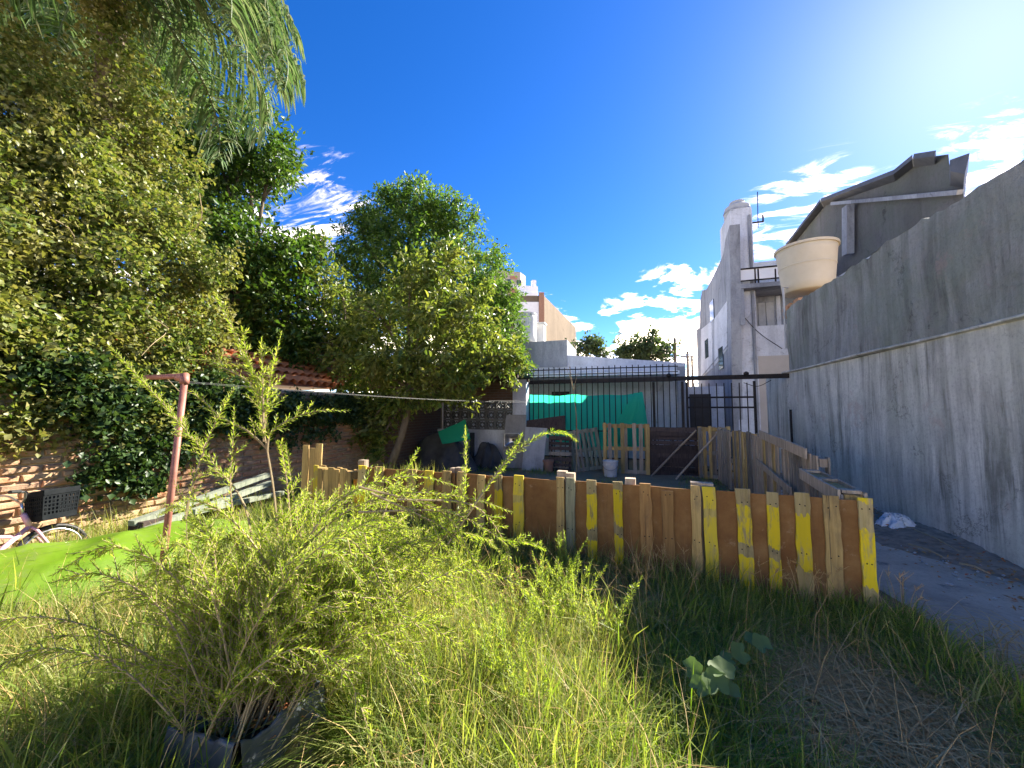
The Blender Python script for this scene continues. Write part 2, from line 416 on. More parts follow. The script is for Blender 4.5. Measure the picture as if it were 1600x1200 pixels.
M['tank_white'] = simple('white_tank', (0.58, 0.57, 0.54), (0.70, 0.69, 0.66), 4, 0.7, bump=0.08)
M['fibre'] = simple('grey_fibre_cement', (0.36, 0.37, 0.37), (0.48, 0.49, 0.49), 5, 0.85)
M['mortar'] = simple('sandy_mortar', (0.36, 0.27, 0.17), (0.54, 0.43, 0.29), 12, 0.95, bump=0.6, dist=0.02)
M['brick_dark'] = brick_tex('shade_dark_brick', (0.17, 0.085, 0.055), (0.12, 0.07, 0.05), (0.16, 0.13, 0.11))  # brick colour darkened for the shade under the shed roof
def brick_mat():
    m, nt, b = new_mat('fired_brick')
    r = N(nt, 'ShaderNodeObjectInfo').outputs['Random']; p = pos(nt)
    col = ramp_(nt, r, [(0, (0.42, 0.19, 0.10)), (0.35, (0.50, 0.26, 0.14)), (0.6, (0.36, 0.17, 0.10)), (0.8, (0.47, 0.30, 0.17)), (1, (0.25, 0.15, 0.11))])
    f = noise_(nt, p, 14, 7, 0.72)
    col = mix_(nt, ramp_(nt, f, [(0.42, 0.0), (0.68, 0.75)]), col, (0.52, 0.40, 0.25))
    f2 = noise_(nt, p, 3, 5, 0.7)
    col = mix_(nt, ramp_(nt, f2, [(0.56, 0.0), (0.72, 0.6)]), col, (0.20, 0.15, 0.11))
    nt.links.new(col, b.inputs['Base Color']); b.inputs['Roughness'].default_value = 0.95; b.inputs['Specular IOR Level'].default_value = 0.1
    bump_(nt, b, f, 0.8, 0.02); return m
M['brick'] = brick_mat()
M['tile'] = simple('orange_roof_tile', (0.50, 0.16, 0.06), (0.62, 0.26, 0.12), 9, 0.85, bump=0.2)
def hardboard_mat():
    m, nt, b = new_mat('brown_hardboard'); p = pos(nt)
    f = noise_(nt, p, 3.0, 8, 0.7); run = noise_(nt, map_(nt, p, (7, 7, 0.5)), 1.6, 7, 0.7, 0.4); fine = noise_(nt, p, 45, 5, 0.75)
    col = ramp_(nt, f, [(0.32, (0.20, 0.088, 0.028)), (0.52, (0.265, 0.13, 0.042)), (0.70, (0.34, 0.185, 0.07))])
    col = mix_(nt, ramp_(nt, run, [(0.52, 0.0), (0.70, 0.6)]), col, (0.16, 0.075, 0.03))
    col = mix_(nt, ramp_(nt, noise_(nt, map_(nt, p, (1, 1, 1), (3, 1, 7)), 8, 6, 0.75), [(0.60, 0.0), (0.70, 0.5)]), col, (0.44, 0.30, 0.17))
    sz = N(nt, 'ShaderNodeSeparateXYZ'); nt.links.new(p, sz.inputs[0])
    mud = N(nt, 'ShaderNodeMapRange'); nt.links.new(math_(nt, 'ADD', sz.outputs[2], math_(nt, 'MULTIPLY', f, -0.25)), mud.inputs[0]); mud.inputs[1].default_value = 0.22; mud.inputs[2].default_value = -0.05
    col = mix_(nt, math_(nt, 'MULTIPLY', mud.outputs[0], 0.6), col, (0.20, 0.14, 0.08))
    nt.links.new(col, b.inputs['Base Color']); b.inputs['Roughness'].default_value = 0.75; b.inputs['Specular IOR Level'].default_value = 0.2
    bump_(nt, b, math_(nt, 'ADD', fine, math_(nt, 'MULTIPLY', f, 2)), 0.25, 0.006); return m
M['hardboard'] = hardboard_mat()
M['slat'] = wood('weathered_slat', (0.42, 0.26, 0.085), (0.58, 0.40, 0.15), (0.10, 0.08, 0.06), 0.55)
M['slat_orange'] = wood('orange_stained_slat', (0.36, 0.18, 0.06), (0.46, 0.26, 0.09), (0.10, 0.06, 0.04), 0.5)
YEL = (0.80, 0.58, 0.015)
M['yellow_a'] = wood('worn_yellow_slat', (0.34, 0.25, 0.13), (0.44, 0.34, 0.18), (0.06, 0.05, 0.05), 0.6, YEL, [(0.80, 0.95), (0.39, 0.50)])
M['yellow_b'] = wood('yellow_edged_slat', (0.38, 0.28, 0.13), (0.50, 0.38, 0.19), (0.08, 0.06, 0.05), 0.5, YEL, [(0.74, 0.95), (-0.1, 0.33)])
M['yellow_c'] = wood('faded_yellow_slat', (0.44, 0.31, 0.09), (0.56, 0.42, 0.13), (0.08, 0.06, 0.05), 0.5, (0.70, 0.52, 0.04), [(0.70, 0.78)])
M['grey_wood'] = wood('grey_old_wood', (0.20, 0.17, 0.13), (0.34, 0.30, 0.24), (0.06, 0.05, 0.045), 0.5)
M['pale_wood'] = wood('pale_pallet_wood', (0.34, 0.26, 0.18), (0.50, 0.40, 0.29), (0.10, 0.08, 0.06), 0.4)
M['green_grey'] = wood('algae_grey_wood', (0.16, 0.18, 0.13), (0.27, 0.29, 0.22), (0.05, 0.06, 0.045), 0.4)
M['dark_wood'] = wood('dark_stained_wood', (0.055, 0.038, 0.032), (0.10, 0.072, 0.062), (0.02, 0.016, 0.015), 0.5)
M['bark'] = simple('bark', (0.10, 0.075, 0.05), (0.20, 0.16, 0.11), 14, 0.95, bump=0.6, stretch=(1, 1, 0.3), dist=0.03)
M['twig'] = simple('dry_twig', (0.30, 0.22, 0.12), (0.42, 0.33, 0.19), 20, 0.9)
M['green_twig'] = simple('green_twig', (0.16, 0.20, 0.06), (0.26, 0.30, 0.10), 20, 0.8)
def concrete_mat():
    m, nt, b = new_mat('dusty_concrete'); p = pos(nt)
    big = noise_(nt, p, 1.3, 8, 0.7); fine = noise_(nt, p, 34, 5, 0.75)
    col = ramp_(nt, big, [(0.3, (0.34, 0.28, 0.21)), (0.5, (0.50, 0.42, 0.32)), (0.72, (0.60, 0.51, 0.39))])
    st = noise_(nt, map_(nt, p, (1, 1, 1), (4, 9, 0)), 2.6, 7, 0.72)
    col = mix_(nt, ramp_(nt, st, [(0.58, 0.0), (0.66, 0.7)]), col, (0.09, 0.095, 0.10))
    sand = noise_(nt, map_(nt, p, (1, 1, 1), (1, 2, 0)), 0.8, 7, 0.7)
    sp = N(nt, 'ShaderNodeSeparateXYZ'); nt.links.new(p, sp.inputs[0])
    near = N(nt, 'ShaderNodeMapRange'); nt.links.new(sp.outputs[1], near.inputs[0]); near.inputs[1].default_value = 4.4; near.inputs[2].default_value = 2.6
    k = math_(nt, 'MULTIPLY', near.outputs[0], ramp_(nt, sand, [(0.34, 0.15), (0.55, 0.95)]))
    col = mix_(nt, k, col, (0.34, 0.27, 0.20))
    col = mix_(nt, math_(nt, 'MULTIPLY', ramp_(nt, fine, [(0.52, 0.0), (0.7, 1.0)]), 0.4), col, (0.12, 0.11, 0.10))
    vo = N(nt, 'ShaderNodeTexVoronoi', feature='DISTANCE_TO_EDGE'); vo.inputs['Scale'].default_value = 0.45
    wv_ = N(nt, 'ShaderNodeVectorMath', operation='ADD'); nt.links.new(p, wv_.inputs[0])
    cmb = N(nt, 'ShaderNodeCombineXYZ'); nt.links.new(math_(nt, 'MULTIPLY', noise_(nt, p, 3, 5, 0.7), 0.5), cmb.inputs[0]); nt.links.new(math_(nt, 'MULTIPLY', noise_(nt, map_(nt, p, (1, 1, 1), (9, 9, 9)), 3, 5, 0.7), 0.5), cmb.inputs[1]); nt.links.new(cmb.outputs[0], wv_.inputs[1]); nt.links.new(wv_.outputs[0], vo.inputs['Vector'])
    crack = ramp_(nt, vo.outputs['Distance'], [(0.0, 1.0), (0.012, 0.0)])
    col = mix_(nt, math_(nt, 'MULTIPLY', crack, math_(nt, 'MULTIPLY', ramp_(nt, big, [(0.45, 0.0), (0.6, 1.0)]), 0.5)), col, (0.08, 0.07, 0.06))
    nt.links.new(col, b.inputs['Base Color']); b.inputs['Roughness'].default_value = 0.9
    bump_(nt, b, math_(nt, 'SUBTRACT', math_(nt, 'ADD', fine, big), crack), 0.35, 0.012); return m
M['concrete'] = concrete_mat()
def ground_mat():
    m, nt, b = new_mat('trodden_earth'); p = pos(nt)
    big = noise_(nt, p, 1.1, 8, 0.7); fine = noise_(nt, p, 40, 5, 0.75)
    col = ramp_(nt, big, [(0.3, (0.22, 0.14, 0.07)), (0.55, (0.34, 0.22, 0.12)), (0.75, (0.24, 0.20, 0.09))])
    col = mix_(nt, math_(nt, 'MULTIPLY', ramp_(nt, fine, [(0.5, 0.0), (0.72, 1.0)]), 0.5), col, (0.06, 0.05, 0.035))
    nt.links.new(col, b.inputs['Base Color']); b.inputs['Roughness'].default_value = 0.97
    bump_(nt, b, math_(nt, 'ADD', fine, math_(nt, 'MULTIPLY', big, 2)), 0.5, 0.03); return m
M['earth'] = ground_mat()
M['dirt'] = simple('dark_dirt', (0.16, 0.12, 0.085), (0.40, 0.31, 0.22), 9, 0.97, bump=0.7, dist=0.03)
def grass_mat():
    m, nt, b = new_mat('grass_blades')
    a = N(nt, 'ShaderNodeAttribute', attribute_name='dry'); g = N(nt, 'ShaderNodeNewGeometry')
    gr = ramp_(nt, g.outputs['Random Per Island'], [(0, (0.09, 0.17, 0.02)), (0.35, (0.15, 0.25, 0.028)), (0.7, (0.22, 0.31, 0.04)), (1, (0.30, 0.35, 0.07))])
    dr = ramp_(nt, g.outputs['Random Per Island'], [(0, (0.30, 0.23, 0.11)), (0.5, (0.42, 0.34, 0.18)), (1, (0.52, 0.44, 0.27))])
    col = mix_(nt, a.outputs['Fac'], gr, dr)
    nt.links.new(col, b.inputs['Base Color']); b.inputs['Roughness'].default_value = 0.5; b.inputs['Specular IOR Level'].default_value = 0.3
    t = N(nt, 'ShaderNodeBsdfTranslucent'); nt.links.new(mix_(nt, 1.0, col, (1.5, 1.55, 0.6), 'MULTIPLY'), t.inputs[0])
    mx = N(nt, 'ShaderNodeMixShader'); mx.inputs[0].default_value = 0.5
    nt.links.new(b.outputs[0], mx.inputs[1]); nt.links.new(t.outputs[0], mx.inputs[2])
    nt.links.new(mx.outputs[0], nt.nodes['Material Output'].inputs[0]); return m
M['grass'] = grass_mat()
M['straw'] = leaf_mat('dry_straw', [(0.38, 0.23, 0.09), (0.55, 0.36, 0.15), (0.72, 0.51, 0.24)], 0.2, 0.7, (1, 1, 0.9))
M['ivy'] = leaf_mat('ivy_leaf', [(0.07, 0.115, 0.02), (0.13, 0.18, 0.035), (0.20, 0.22, 0.06), (0.28, 0.26, 0.10)], 0.38, 0.42, patch=((0.26, 0.22, 0.08), 1.3, 0.6))
M['ivy_shade'] = leaf_mat('shaded_ivy_leaf', [(0.025, 0.055, 0.018), (0.045, 0.085, 0.025), (0.07, 0.11, 0.03)], 0.3, 0.42)  # leaf colour darkened for the ivy in shadow against the wall
M['palm'] = leaf_mat('palm_leaflet', [(0.06, 0.12, 0.04), (0.11, 0.185, 0.07), (0.19, 0.26, 0.13), (0.29, 0.30, 0.19)], 0.3, 0.45, (1.1, 1.15, 0.7))
M['back_leaf'] = leaf_mat('dark_glossy_leaf', [(0.035, 0.085, 0.016), (0.065, 0.125, 0.02), (0.11, 0.17, 0.03)], 0.42, 0.4)
M['fine_leaf'] = leaf_mat('fine_green_leaf', [(0.055, 0.12, 0.022), (0.09, 0.165, 0.03), (0.14, 0.21, 0.045)], 0.5, 0.45)
M['citrus'] = leaf_mat('leathery_leaf', [(0.06, 0.11, 0.02), (0.11, 0.17, 0.03), (0.18, 0.23, 0.045), (0.28, 0.30, 0.07)], 0.45, 0.38, patch=((0.24, 0.22, 0.07), 1.6, 0.5), spec=0.35)
M['far_leaf'] = leaf_mat('far_leaf', [(0.05, 0.085, 0.04), (0.08, 0.12, 0.05), (0.11, 0.15, 0.07)], 0.4, 0.5)
M['weed'] = leaf_mat('weed_leaf', [(0.19, 0.29, 0.03), (0.29, 0.39, 0.045), (0.39, 0.46, 0.07), (0.48, 0.50, 0.13)], 0.58, 0.45)
M['squash'] = leaf_mat('squash_leaf', [(0.08, 0.15, 0.035), (0.11, 0.18, 0.06), (0.16, 0.20, 0.05)], 0.35, 0.55)
def cloth_mat(name, c, trans, sc=60):
    m, nt, b = new_mat(name); p = pos(nt)
    f = noise_(nt, p, sc, 3, 0.6)
    col = mix_(nt, math_(nt, 'MULTIPLY', f, 0.5), c, tuple(x * 0.6 for x in c))
    nt.links.new(col, b.inputs['Base Color']); b.inputs['Roughness'].default_value = 0.75
    t = N(nt, 'ShaderNodeBsdfTranslucent'); nt.links.new(col, t.inputs[0])
    mx = N(nt, 'ShaderNodeMixShader'); mx.inputs[0].default_value = trans
    nt.links.new(b.outputs[0], mx.inputs[1]); nt.links.new(t.outputs[0], mx.inputs[2])
    nt.links.new(mx.outputs[0], nt.nodes['Material Output'].inputs[0]); return m
M['net'] = cloth_mat('green_shade_net', (0.05, 0.78, 0.50), 0.7)
M['green_sheet'] = cloth_mat('green_sheet', (0.01, 0.36, 0.20), 0.25)
def lime_mat():
    m, nt, b = new_mat('lime_plastic'); p = pos(nt)
    big = noise_(nt, p, 2.4, 7, 0.66, 0.5); fine = noise_(nt, p, 22, 6, 0.72)
    col = mix_(nt, ramp_(nt, big, [(0.4, 0.0), (0.68, 1.0)]), (0.10, 0.185, 0.005), (0.13, 0.21, 0.012))
    col = mix_(nt, ramp_(nt, math_(nt, 'MULTIPLY', fine, big), [(0.27, 0.0), (0.42, 0.55)]), col, (0.14, 0.16, 0.07))
    nt.links.new(col, b.inputs['Base Color']); b.inputs['Roughness'].default_value = 0.5
    bump_(nt, b, noise_(nt, map_(nt, p, (1, 1.6, 1)), 1.6, 3, 0.5, 0.4), 0.3, 0.05); return m
M['lime'] = lime_mat()
M['black_plastic'] = simple('black_plastic_sheet', (0.05, 0.06, 0.07), (0.10, 0.115, 0.13), 5, 0.38, bump=0.3, dist=0.01, spec=0.5)
M['black_rubber'] = simple('black_rubber', (0.012, 0.012, 0.013), (0.03, 0.03, 0.03), 10, 0.5)
M['basket'] = simple('black_basket_plastic', (0.012, 0.014, 0.016), (0.024, 0.026, 0.028), 8, 0.95, spec=0.02)
M['pink'] = simple('pink_paint', (0.62, 0.28, 0.36), (0.72, 0.42, 0.48), 10, 0.35, bump=0, spec=0.5)
M['chrome'] = simple('dull_chrome', (0.5, 0.5, 0.52), (0.65, 0.65, 0.66), 10, 0.3, 0.9, bump=0)
M['steel'] = simple('stainless_steel', (0.35, 0.35, 0.36), (0.5, 0.5, 0.5), 6, 0.32, 0.9, bump=0.05)
M['tarp_dark'] = simple('dark_grey_tarp', (0.03, 0.032, 0.035), (0.075, 0.078, 0.08), 4, 0.7, bump=0.3, dist=0.03)
M['stone_slab'] = plaster('grey_white_slab', (0.52, 0.52, 0.50), (0.24, 0.23, 0.21), None, 0.5, scale=2.5, axis='u')
M['grey_board'] = plaster('grey_board', (0.36, 0.35, 0.33), (0.20, 0.19, 0.17), None, 0.5, scale=2.5, axis='u')
M['bucket'] = simple('white_bucket', (0.56, 0.54, 0.50), (0.72, 0.70, 0.66), 9, 0.5, bump=0.05)
M['terracotta'] = simple('terracotta', (0.30, 0.16, 0.10), (0.38, 0.22, 0.15), 9, 0.9)
M['soil'] = simple('leaf_litter_soil', (0.035, 0.025, 0.018), (0.12, 0.07, 0.04), 26, 0.97, bump=0.8, dist=0.02)
M['litter'] = leaf_mat('fallen_leaf', [(0.38, 0.10, 0.04), (0.45, 0.26, 0.07), (0.22, 0.12, 0.06)], 0.2, 0.7, (1, 0.9, 0.7))
M['bag'] = simple('white_plastic_bag', (0.66, 0.70, 0.74), (0.80, 0.83, 0.86), 12, 0.35, bump=0.3, spec=0.5)
M['wire'] = simple('pale_wire', (0.09, 0.09, 0.085), (0.14, 0.14, 0.13), 10, 0.5)
M['lamp_glass'] = simple('opal_globe', (0.78, 0.77, 0.73), (0.85, 0.84, 0.80), 3, 0.25, bump=0, spec=0.5)
M['white_paint'] = simple('white_paint', (0.76, 0.77, 0.78), (0.84, 0.85, 0.86), 4, 0.6, bump=0.03)
M['breeze'] = simple('breeze_block', (0.13, 0.13, 0.125), (0.20, 0.20, 0.19), 9, 0.95, bump=0.4)

# ------------------------------------------------------------------ the ground
WALL_R, WALL_L = 3.66, -5.67          # the two boundary walls of the yard
FENCE_A, FENCE_B = Vector((-3.13, 3.96, 0)), Vector((1.77, 3.64, 0))   # ends of the front fence
FENCE_H = 0.93
BARS_V = 10.8
def hgt(x, y):
    """gentle unevenness of the yard"""
    return 0.035 * math.sin(1.3 * x + 0.6) * math.cos(1.1 * y + 0.4) + 0.018 * math.sin(3.1 * x + 2.2 * y)
def ground_sheet():
    xs = [-900, -300, -100, -40, -20, -12] + [WALL_L - 0.5 + i * 0.25 for i in range(40)] + [6, 12, 20, 40, 100, 300, 900]
    ys = [-900, -300, -100, -30, -10] + [-3 + i * 0.25 for i in range(60)] + [14, 18, 25, 40, 70, 120, 300, 900]
    V = []; F = []
    for y in ys:
        for x in xs:
            inside = WALL_L < x < 1.7 and -2 < y < 10.5
            V.append((x, y, (hgt(x, y) if inside else -0.02)))
    n = len(xs)
    for j in range(len(ys) - 1):
        for i in range(n - 1):
            a = j * n + i; F.append((a, a + 1, a + n + 1, a + n))
    me = bpy.data.meshes.new('ground'); me.from_pydata(V, [], F)
    o = bpy.data.objects.new('ground', me); COL.objects.link(o); me.materials.append(M['earth'])
    me.polygons.foreach_set('use_smooth', [True] * len(me.polygons))
    tag(o, kind='structure')
ground_sheet()
# the concrete path between the fence and the right-hand wall
def path_edge_l(v): return 2.02 + 0.10 * math.sin(v * 1.9) + 0.05 * math.sin(v * 5.3) + (0.10 * max(0, v - 4) if v < 6 else 0.2)
def path_edge_r(v):
    t = min(max((v - 4.3) / 1.6, 0), 1); return 3.56 - 0.72 * t * t * (3 - 2 * t) + 0.04 * math.sin(v * 4.1)
mb = MB()
K = 90
for i in range(K + 1):
    v = -3 + 15.5 * i / K
    a, b = path_edge_l(v), path_edge_r(v)
    for j in range(7):
        t = j / 6; mb.v.append((a + (b - a) * t, v, 0.012 - (0.024 if j == 0 else 0)))
for i in range(K):
    for j in range(6):
        a = i * 7 + j; mb.f.append((a, a + 1, a + 8, a + 7))
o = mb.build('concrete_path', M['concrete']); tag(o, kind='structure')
mb = MB()
def verge(s, t):
    v = 2.6 + s * 8.2; a, b = path_edge_r(v) - 0.04 - 0.09 * abs(math.sin(v * 7.1) * math.sin(v * 2.7 + 1)) - 0.03 * math.sin(v * 19), WALL_R + 0.02
    x = a + (b - a) * t
    return (x, v, 0.004 + 0.09 * math.sin(math.pi * 0.55 * t) * (0.6 + 0.4 * math.sin(v * 2.3)) + 0.022 * random.random() * t)
mb.grid(verge, 160, 12)
o = mb.build('dirt_verge', M['dirt'], smooth=True); tag(o, kind='structure')

# ------------------------------------------------------------------ right-hand boundary wall
LEDGE_Z, WALL_TOP = 2.47, 4.03
rw = thing('boundary_wall', 'tall streaked grey rendered wall along the concrete path', 'wall', (WALL_R, 4, 0))
def wavy(u0, z0, z1, v0, v1, nv, nz, amp, seed):
    r = random.Random(seed); ph = [r.uniform(0, 6) for _ in range(4)]
    def fn(s, t):
        v = v0 + (v1 - v0) * s; z = z0 + (z1 - z0) * t
        return (u0 + amp * (math.sin(1.7 * v + ph[0]) * math.sin(1.9 * z + ph[1]) + 0.5 * math.sin(4.3 * v + ph[2] + z)), v, z)
    return fn
mb = MB()
mb.grid(wavy(WALL_R, -0.1, LEDGE_Z, -7, 12.4, 60, 14, 0.012, 3), 60, 14)
mb.box(WALL_R + 0.03, WALL_R + 0.3, -7, 12.4, -0.1, LEDGE_Z - 0.002)
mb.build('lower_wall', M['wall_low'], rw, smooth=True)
mb = MB(); mb.grid(lambda s, t: (WALL_R - 0.05 + 0.008 * math.sin(20 * s) + (0.05 if t in (0, 1) else 0), -7 + 18.1 * s, LEDGE_Z + 0.002 + 0.06 * t + 0.008 * math.sin(33 * s)), 60, 3)
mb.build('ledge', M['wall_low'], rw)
mb = MB()
crest_r = np.random.default_rng(4).normal(0, 0.018, 200)
def crest(v): return WALL_TOP + 0.03 * math.sin(2.1 * v) + 0.015 * math.sin(7.3 * v + 1) + float(crest_r[int((v + 7) / 0.12) % 200])
UPV = 10.75
def upper(s, t):
    v = -7 + (UPV + 7) * s; z = LEDGE_Z + 0.03 + (crest(v) - LEDGE_Z - 0.03) * t
    return (WALL_R + 0.015 + 0.02 * math.sin(1.3 * v + z) * math.sin(2.3 * z) + 0.008 * math.sin(9 * v + 3 * z) * math.sin(11 * z + v), v, z)
mb.grid(upper, 148, 12)
mb.grid(lambda s, t: (WALL_R + 0.015 + 0.28 * t, -7 + (UPV + 7) * s, crest(-7 + (UPV + 7) * s)), 148, 1)
mb.grid(lambda s, t: (WALL_R + 0.015 + 0.28 * s, UPV, LEDGE_Z + 0.03 + (crest(UPV) - LEDGE_Z - 0.03) * t), 1, 4)
mb.grid(lambda s, t: (WALL_R + 0.295, -7 + (UPV + 7) * s, LEDGE_Z + (crest(-7 + (UPV + 7) * s) - LEDGE_Z) * t), 148, 1)
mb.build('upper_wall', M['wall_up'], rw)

# beige water tank standing on brick piers at the far end of that wall
def tank(name, label, c, r_top, r_bot, h, mat, ribs=0, dome=0.0, rim=0.05):
    t = thing(name, label, 'water tank', c)
    prof = [(r_bot * 0.9, 0), (r_bot, 0.03)]
    for k in range(1, 7): prof.append((r_bot + (r_top - r_bot) * k / 6, 0.03 + (h - 0.03) * k / 6))
    MB().lathe(c, prof, 36).build('shell', mat, t, smooth=True)
    c2 = Vector(c)
    lid = [(r_top + rim, h - 0.05), (r_top + rim, h + 0.01), (r_top * 0.9, h + 0.02 + dome * 0.4), (r_top * 0.45, h + 0.03 + dome * 0.9), (r_top * 0.42, h + 0.05 + dome), (0.02, h + 0.06 + dome)]
    MB().lathe(c2, lid, 36).build('lid', mat, t, smooth=False)
    return t
tc_ = atD(1255, 458, 9.35); tc_.x += 0.1
tw_ = tank('water_tank', 'beige tapered water tank perched on the end of the tall grey wall', tc_, 0.63, 0.52, 1.12, M['tank_beige'], rim=0.03)
MB().tube([tc_ + Vector((-0.5, -0.25, 0.1)), tc_ + Vector((-0.62, -0.3, 0.1)), tc_ + Vector((-0.62, -0.3, -1.4))], 0.022, 8).build('outlet_pipe', M['fibre'], tw_)
MB().lathe(tc_, [(0.585, 0.60), (0.592, 0.62), (0.585, 0.64)], 36, False).build('rib', M['tank_beige'], tw_)
pier = thing('brick_pier', 'rough brick pier under the beige tank on the grey wall', 'pier', (tc_.x, tc_.y, WALL_TOP))
z = WALL_TOP - 0.08
for k in range(4):
    zt = min(z + 0.085, tc_.z - 0.004)
    for i in range(3):
        for j in range(2):
            x = tc_.x - 0.42 + i * 0.27 + (0.06 if k % 2 else 0); y = tc_.y - 0.40 + j * 0.5
            MB().box(x, x + 0.25, y, y + 0.3, z, zt - 0.012).build('brick', M['brick'], pier)
    z = zt
    if z > tc_.z - 0.03: break

# ------------------------------------------------------------------ factory behind the right-hand wall
FU = 7.0
fac = thing('factory_building', 'dark gabled factory rising behind the tall grey wall', 'building', (FU, 12, 0))
prof_px = [(1238, 384), (1295, 314), (1415, 270), (1446, 246), (1482, 241), (1484, 262), (1502, 262)]
prof = [atu(x, y, FU) for x, y in prof_px]
poly = [Vector((FU, prof[0].y, -0.02))] + prof + [Vector((FU, prof[-1].y, -0.02))]
fdir = ray(1502, 500); fdir = Vector((fdir.x, fdir.y, 0)).normalized(); fdir = Vector((fdir.x * math.cos(0.03) - fdir.y * math.sin(0.03), fdir.x * math.sin(0.03) + fdir.y * math.cos(0.03), 0)) * 9
MB().prism(poly, fdir).build('wall', M['factory'], fac)
for (a, b) in ((0, 1), (1, 2), (2, 3), (3, 4)):
    p, q = prof[a].copy(), prof[b].copy()
    d = (q - p).normalized(); n = Vector((0, -d.z, d.y)); n = n if n.z > 0 else -n
    MB().prism([p + n * 0.01 + Vector((-0.25, 0, 0)), q + n * 0.01 + Vector((-0.25, 0, 0)), q + n * 0.12 + Vector((-0.25, 0, 0)), p + n * 0.12 + Vector((-0.25, 0, 0))], fdir * 1.04).build('roof_sheet', M['sheet_roof'], fac)
g0, g1 = atu(1484, 250, FU - 0.4), atu(1515, 239, FU - 0.4)
MB().prism([g0, g1, g1 + Vector((0, 0.15, -0.35)), g0 + Vector((0, 0.0, -0.25))], fdir * 0.3).build('gutter', M['sheet_roof'], fac)
p, q = atu(1325, 322, FU - 0.2), atu(1325, 398, FU - 0.2)
MB().beam(q, p, 0.30, 0.2, (0, 1, 0)).build('pilaster', M['side_grey'], fac)
p, q = atu(1300, 318, FU - 0.1), atu(1500, 300, FU - 0.1)
MB().beam(p, q, 0.10, 0.1, (0, 0, 1)).build('string_course', M['side_grey'], fac)
p = atu(1372, 392, FU - 0.7)
MB().box(FU - 0.7, FU - 0.02, p.y, p.y + 5, 3.0, p.z).build('annexe', M['white'], fac)

# ------------------------------------------------------------------ white house with the tower, beyond the wall
HV, HU = 14.5, 3.23
wh = thing('white_house', 'white house with square tower and balcony beyond the grey wall', 'house', (4.2, HV, 0))
def fv(px, py, v=HV): return atv(px, py, v)
t0, t1 = fv(1140, 330), fv(1173, 330)
MB().box(t0.x, t1.x, HV - 0.12, HV + 1.5, -0.02, t0.z).build('tower', M['white_x'], wh)
MB().box(t1.x + 0.002, fv(1183, 350).x, HV + 0.5, HV + 1.6, 2, fv(1180, 345).z).build('tower_flue', M['side_grey'], wh)
MB().box(t1.x + 0.003, 6.2, HV + 0.9, HV + 3.5, 3, atv(1200, 408, HV + 0.9).z).build('upper_storey', M['white_x'], wh)
b0, b1 = fv(1148, 458), fv(1222, 462)
MB().box(fv(1158, 500).x, 6.4, HV - 0.04, HV + 0.7, -0.02, fv(1180, 510).z).build('front_wall', M['white_x'], wh)
rec = MB().box(fv(1150, 500).x + 0.004, 6.4, HV + 0.7, HV + 0.88, fv(1180, 512).z, b0.z - 0.01); rec.build('recess_wall', M['side_grey'], wh)
MB().box(b0.x, 6.4, HV - 0.5, HV + 0.75, b0.z, b0.z + 0.14).build('balcony_slab', M['side_grey'], wh)
for x in (1150, 1181, 1186, 1213):
    p = fv(x, 460, HV - 0.45); MB().box(p.x - 0.02, p.x + 0.02, HV - 0.47, HV - 0.43, b0.z + 0.14, fv(x, 420, HV - 0.45).z).build('railing_post', M['iron'], wh)
zt = fv(1180, 420, HV - 0.45).z
MB().box(b0.x + 0.03, 5.6, HV - 0.475, HV - 0.425, zt, zt + 0.05).build('railing', M['iron'], wh)
MB().box(b0.x + 0.03, 5.6, HV - 0.47, HV - 0.43, b0.z + 0.24, b0.z + 0.28).build('railing', M['iron'], wh)
MB().box(b0.x + 0.05, 5.55, HV - 0.452, HV - 0.446, b0.z + 0.28, zt).build('railing_panel', M['white_paint'], wh)
x0 = fv(1160, 480, HV + 0.66).x
for k in range(4):
    MB().box(x0 + k * 0.24, x0 + k * 0.24 + 0.22, HV + 0.64, HV + 0.70, fv(1180, 510).z + 0.02, b0.z - 0.25).build('shutter', M['fibre'], wh)
MB().box(x0 + 1.02, x0 + 1.14, HV + 0.60, HV + 0.70, fv(1180, 510).z + 0.02, b0.z - 0.05).build('pier', M['white_x'], wh)
MB().box(fv(1150, 470).x, fv(1157, 470).x, HV - 0.45, HV - 0.39, fv(1155, 512).z, b0.z).build('balcony_post', M['side_grey'], wh)
p, q = fv(1176, 557, HV - 0.05), fv(1216, 622, HV - 0.05)
MB().box(p.x, q.x + 0.6, HV - 0.075, HV - 0.042, q.z - 1.2, p.z).build('boarded_window', M['beige'], wh)
# long side wall running away behind
sp = [(1140, 352), (1134, 372), (1130, 398), (1120, 420), (1112, 436), (1104, 452), (1097, 454), (1094, 470), (1093, 512), (1088, 515)]
top = [atu(x, y, HU) for x, y in sp]
poly = [Vector((HU, HV, -0.02))] + top + [Vector((HU, top[-1].y, -0.02))]
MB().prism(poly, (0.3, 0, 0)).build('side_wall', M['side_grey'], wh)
for (xa, xb, ya, yb) in ((1117, 1137, 498, 470), (1096, 1114, 515, 500)):
    a, b = atu(xa, ya, HU), atu(xb, yb, HU); c, d = atu(xa, 572 if xa > 1110 else 590, HU), atu(xb, 545 if xb > 1120 else 575, HU)
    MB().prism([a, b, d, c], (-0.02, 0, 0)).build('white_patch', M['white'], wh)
a, b = atu(1138, 540, HU), atu(1094, 592, HU)
MB().beam(a, b, 0.05, 0.06).build('string_course', M['side_grey'], wh)
tw = Vector(((t0.x + t1.x) / 2 + 0.08, HV + 0.68, t0.z))
tt = thing('tower_tank', 'grey domed water tank on top of the white tower', 'water tank', tw)
MB().lathe(tw, [(0.42, 0), (0.42, 0.30), (0.40, 0.40), (0.24, 0.52), (0.24, 0.60), (0.02, 0.62)], 28).build('shell', M['fibre'], tt)
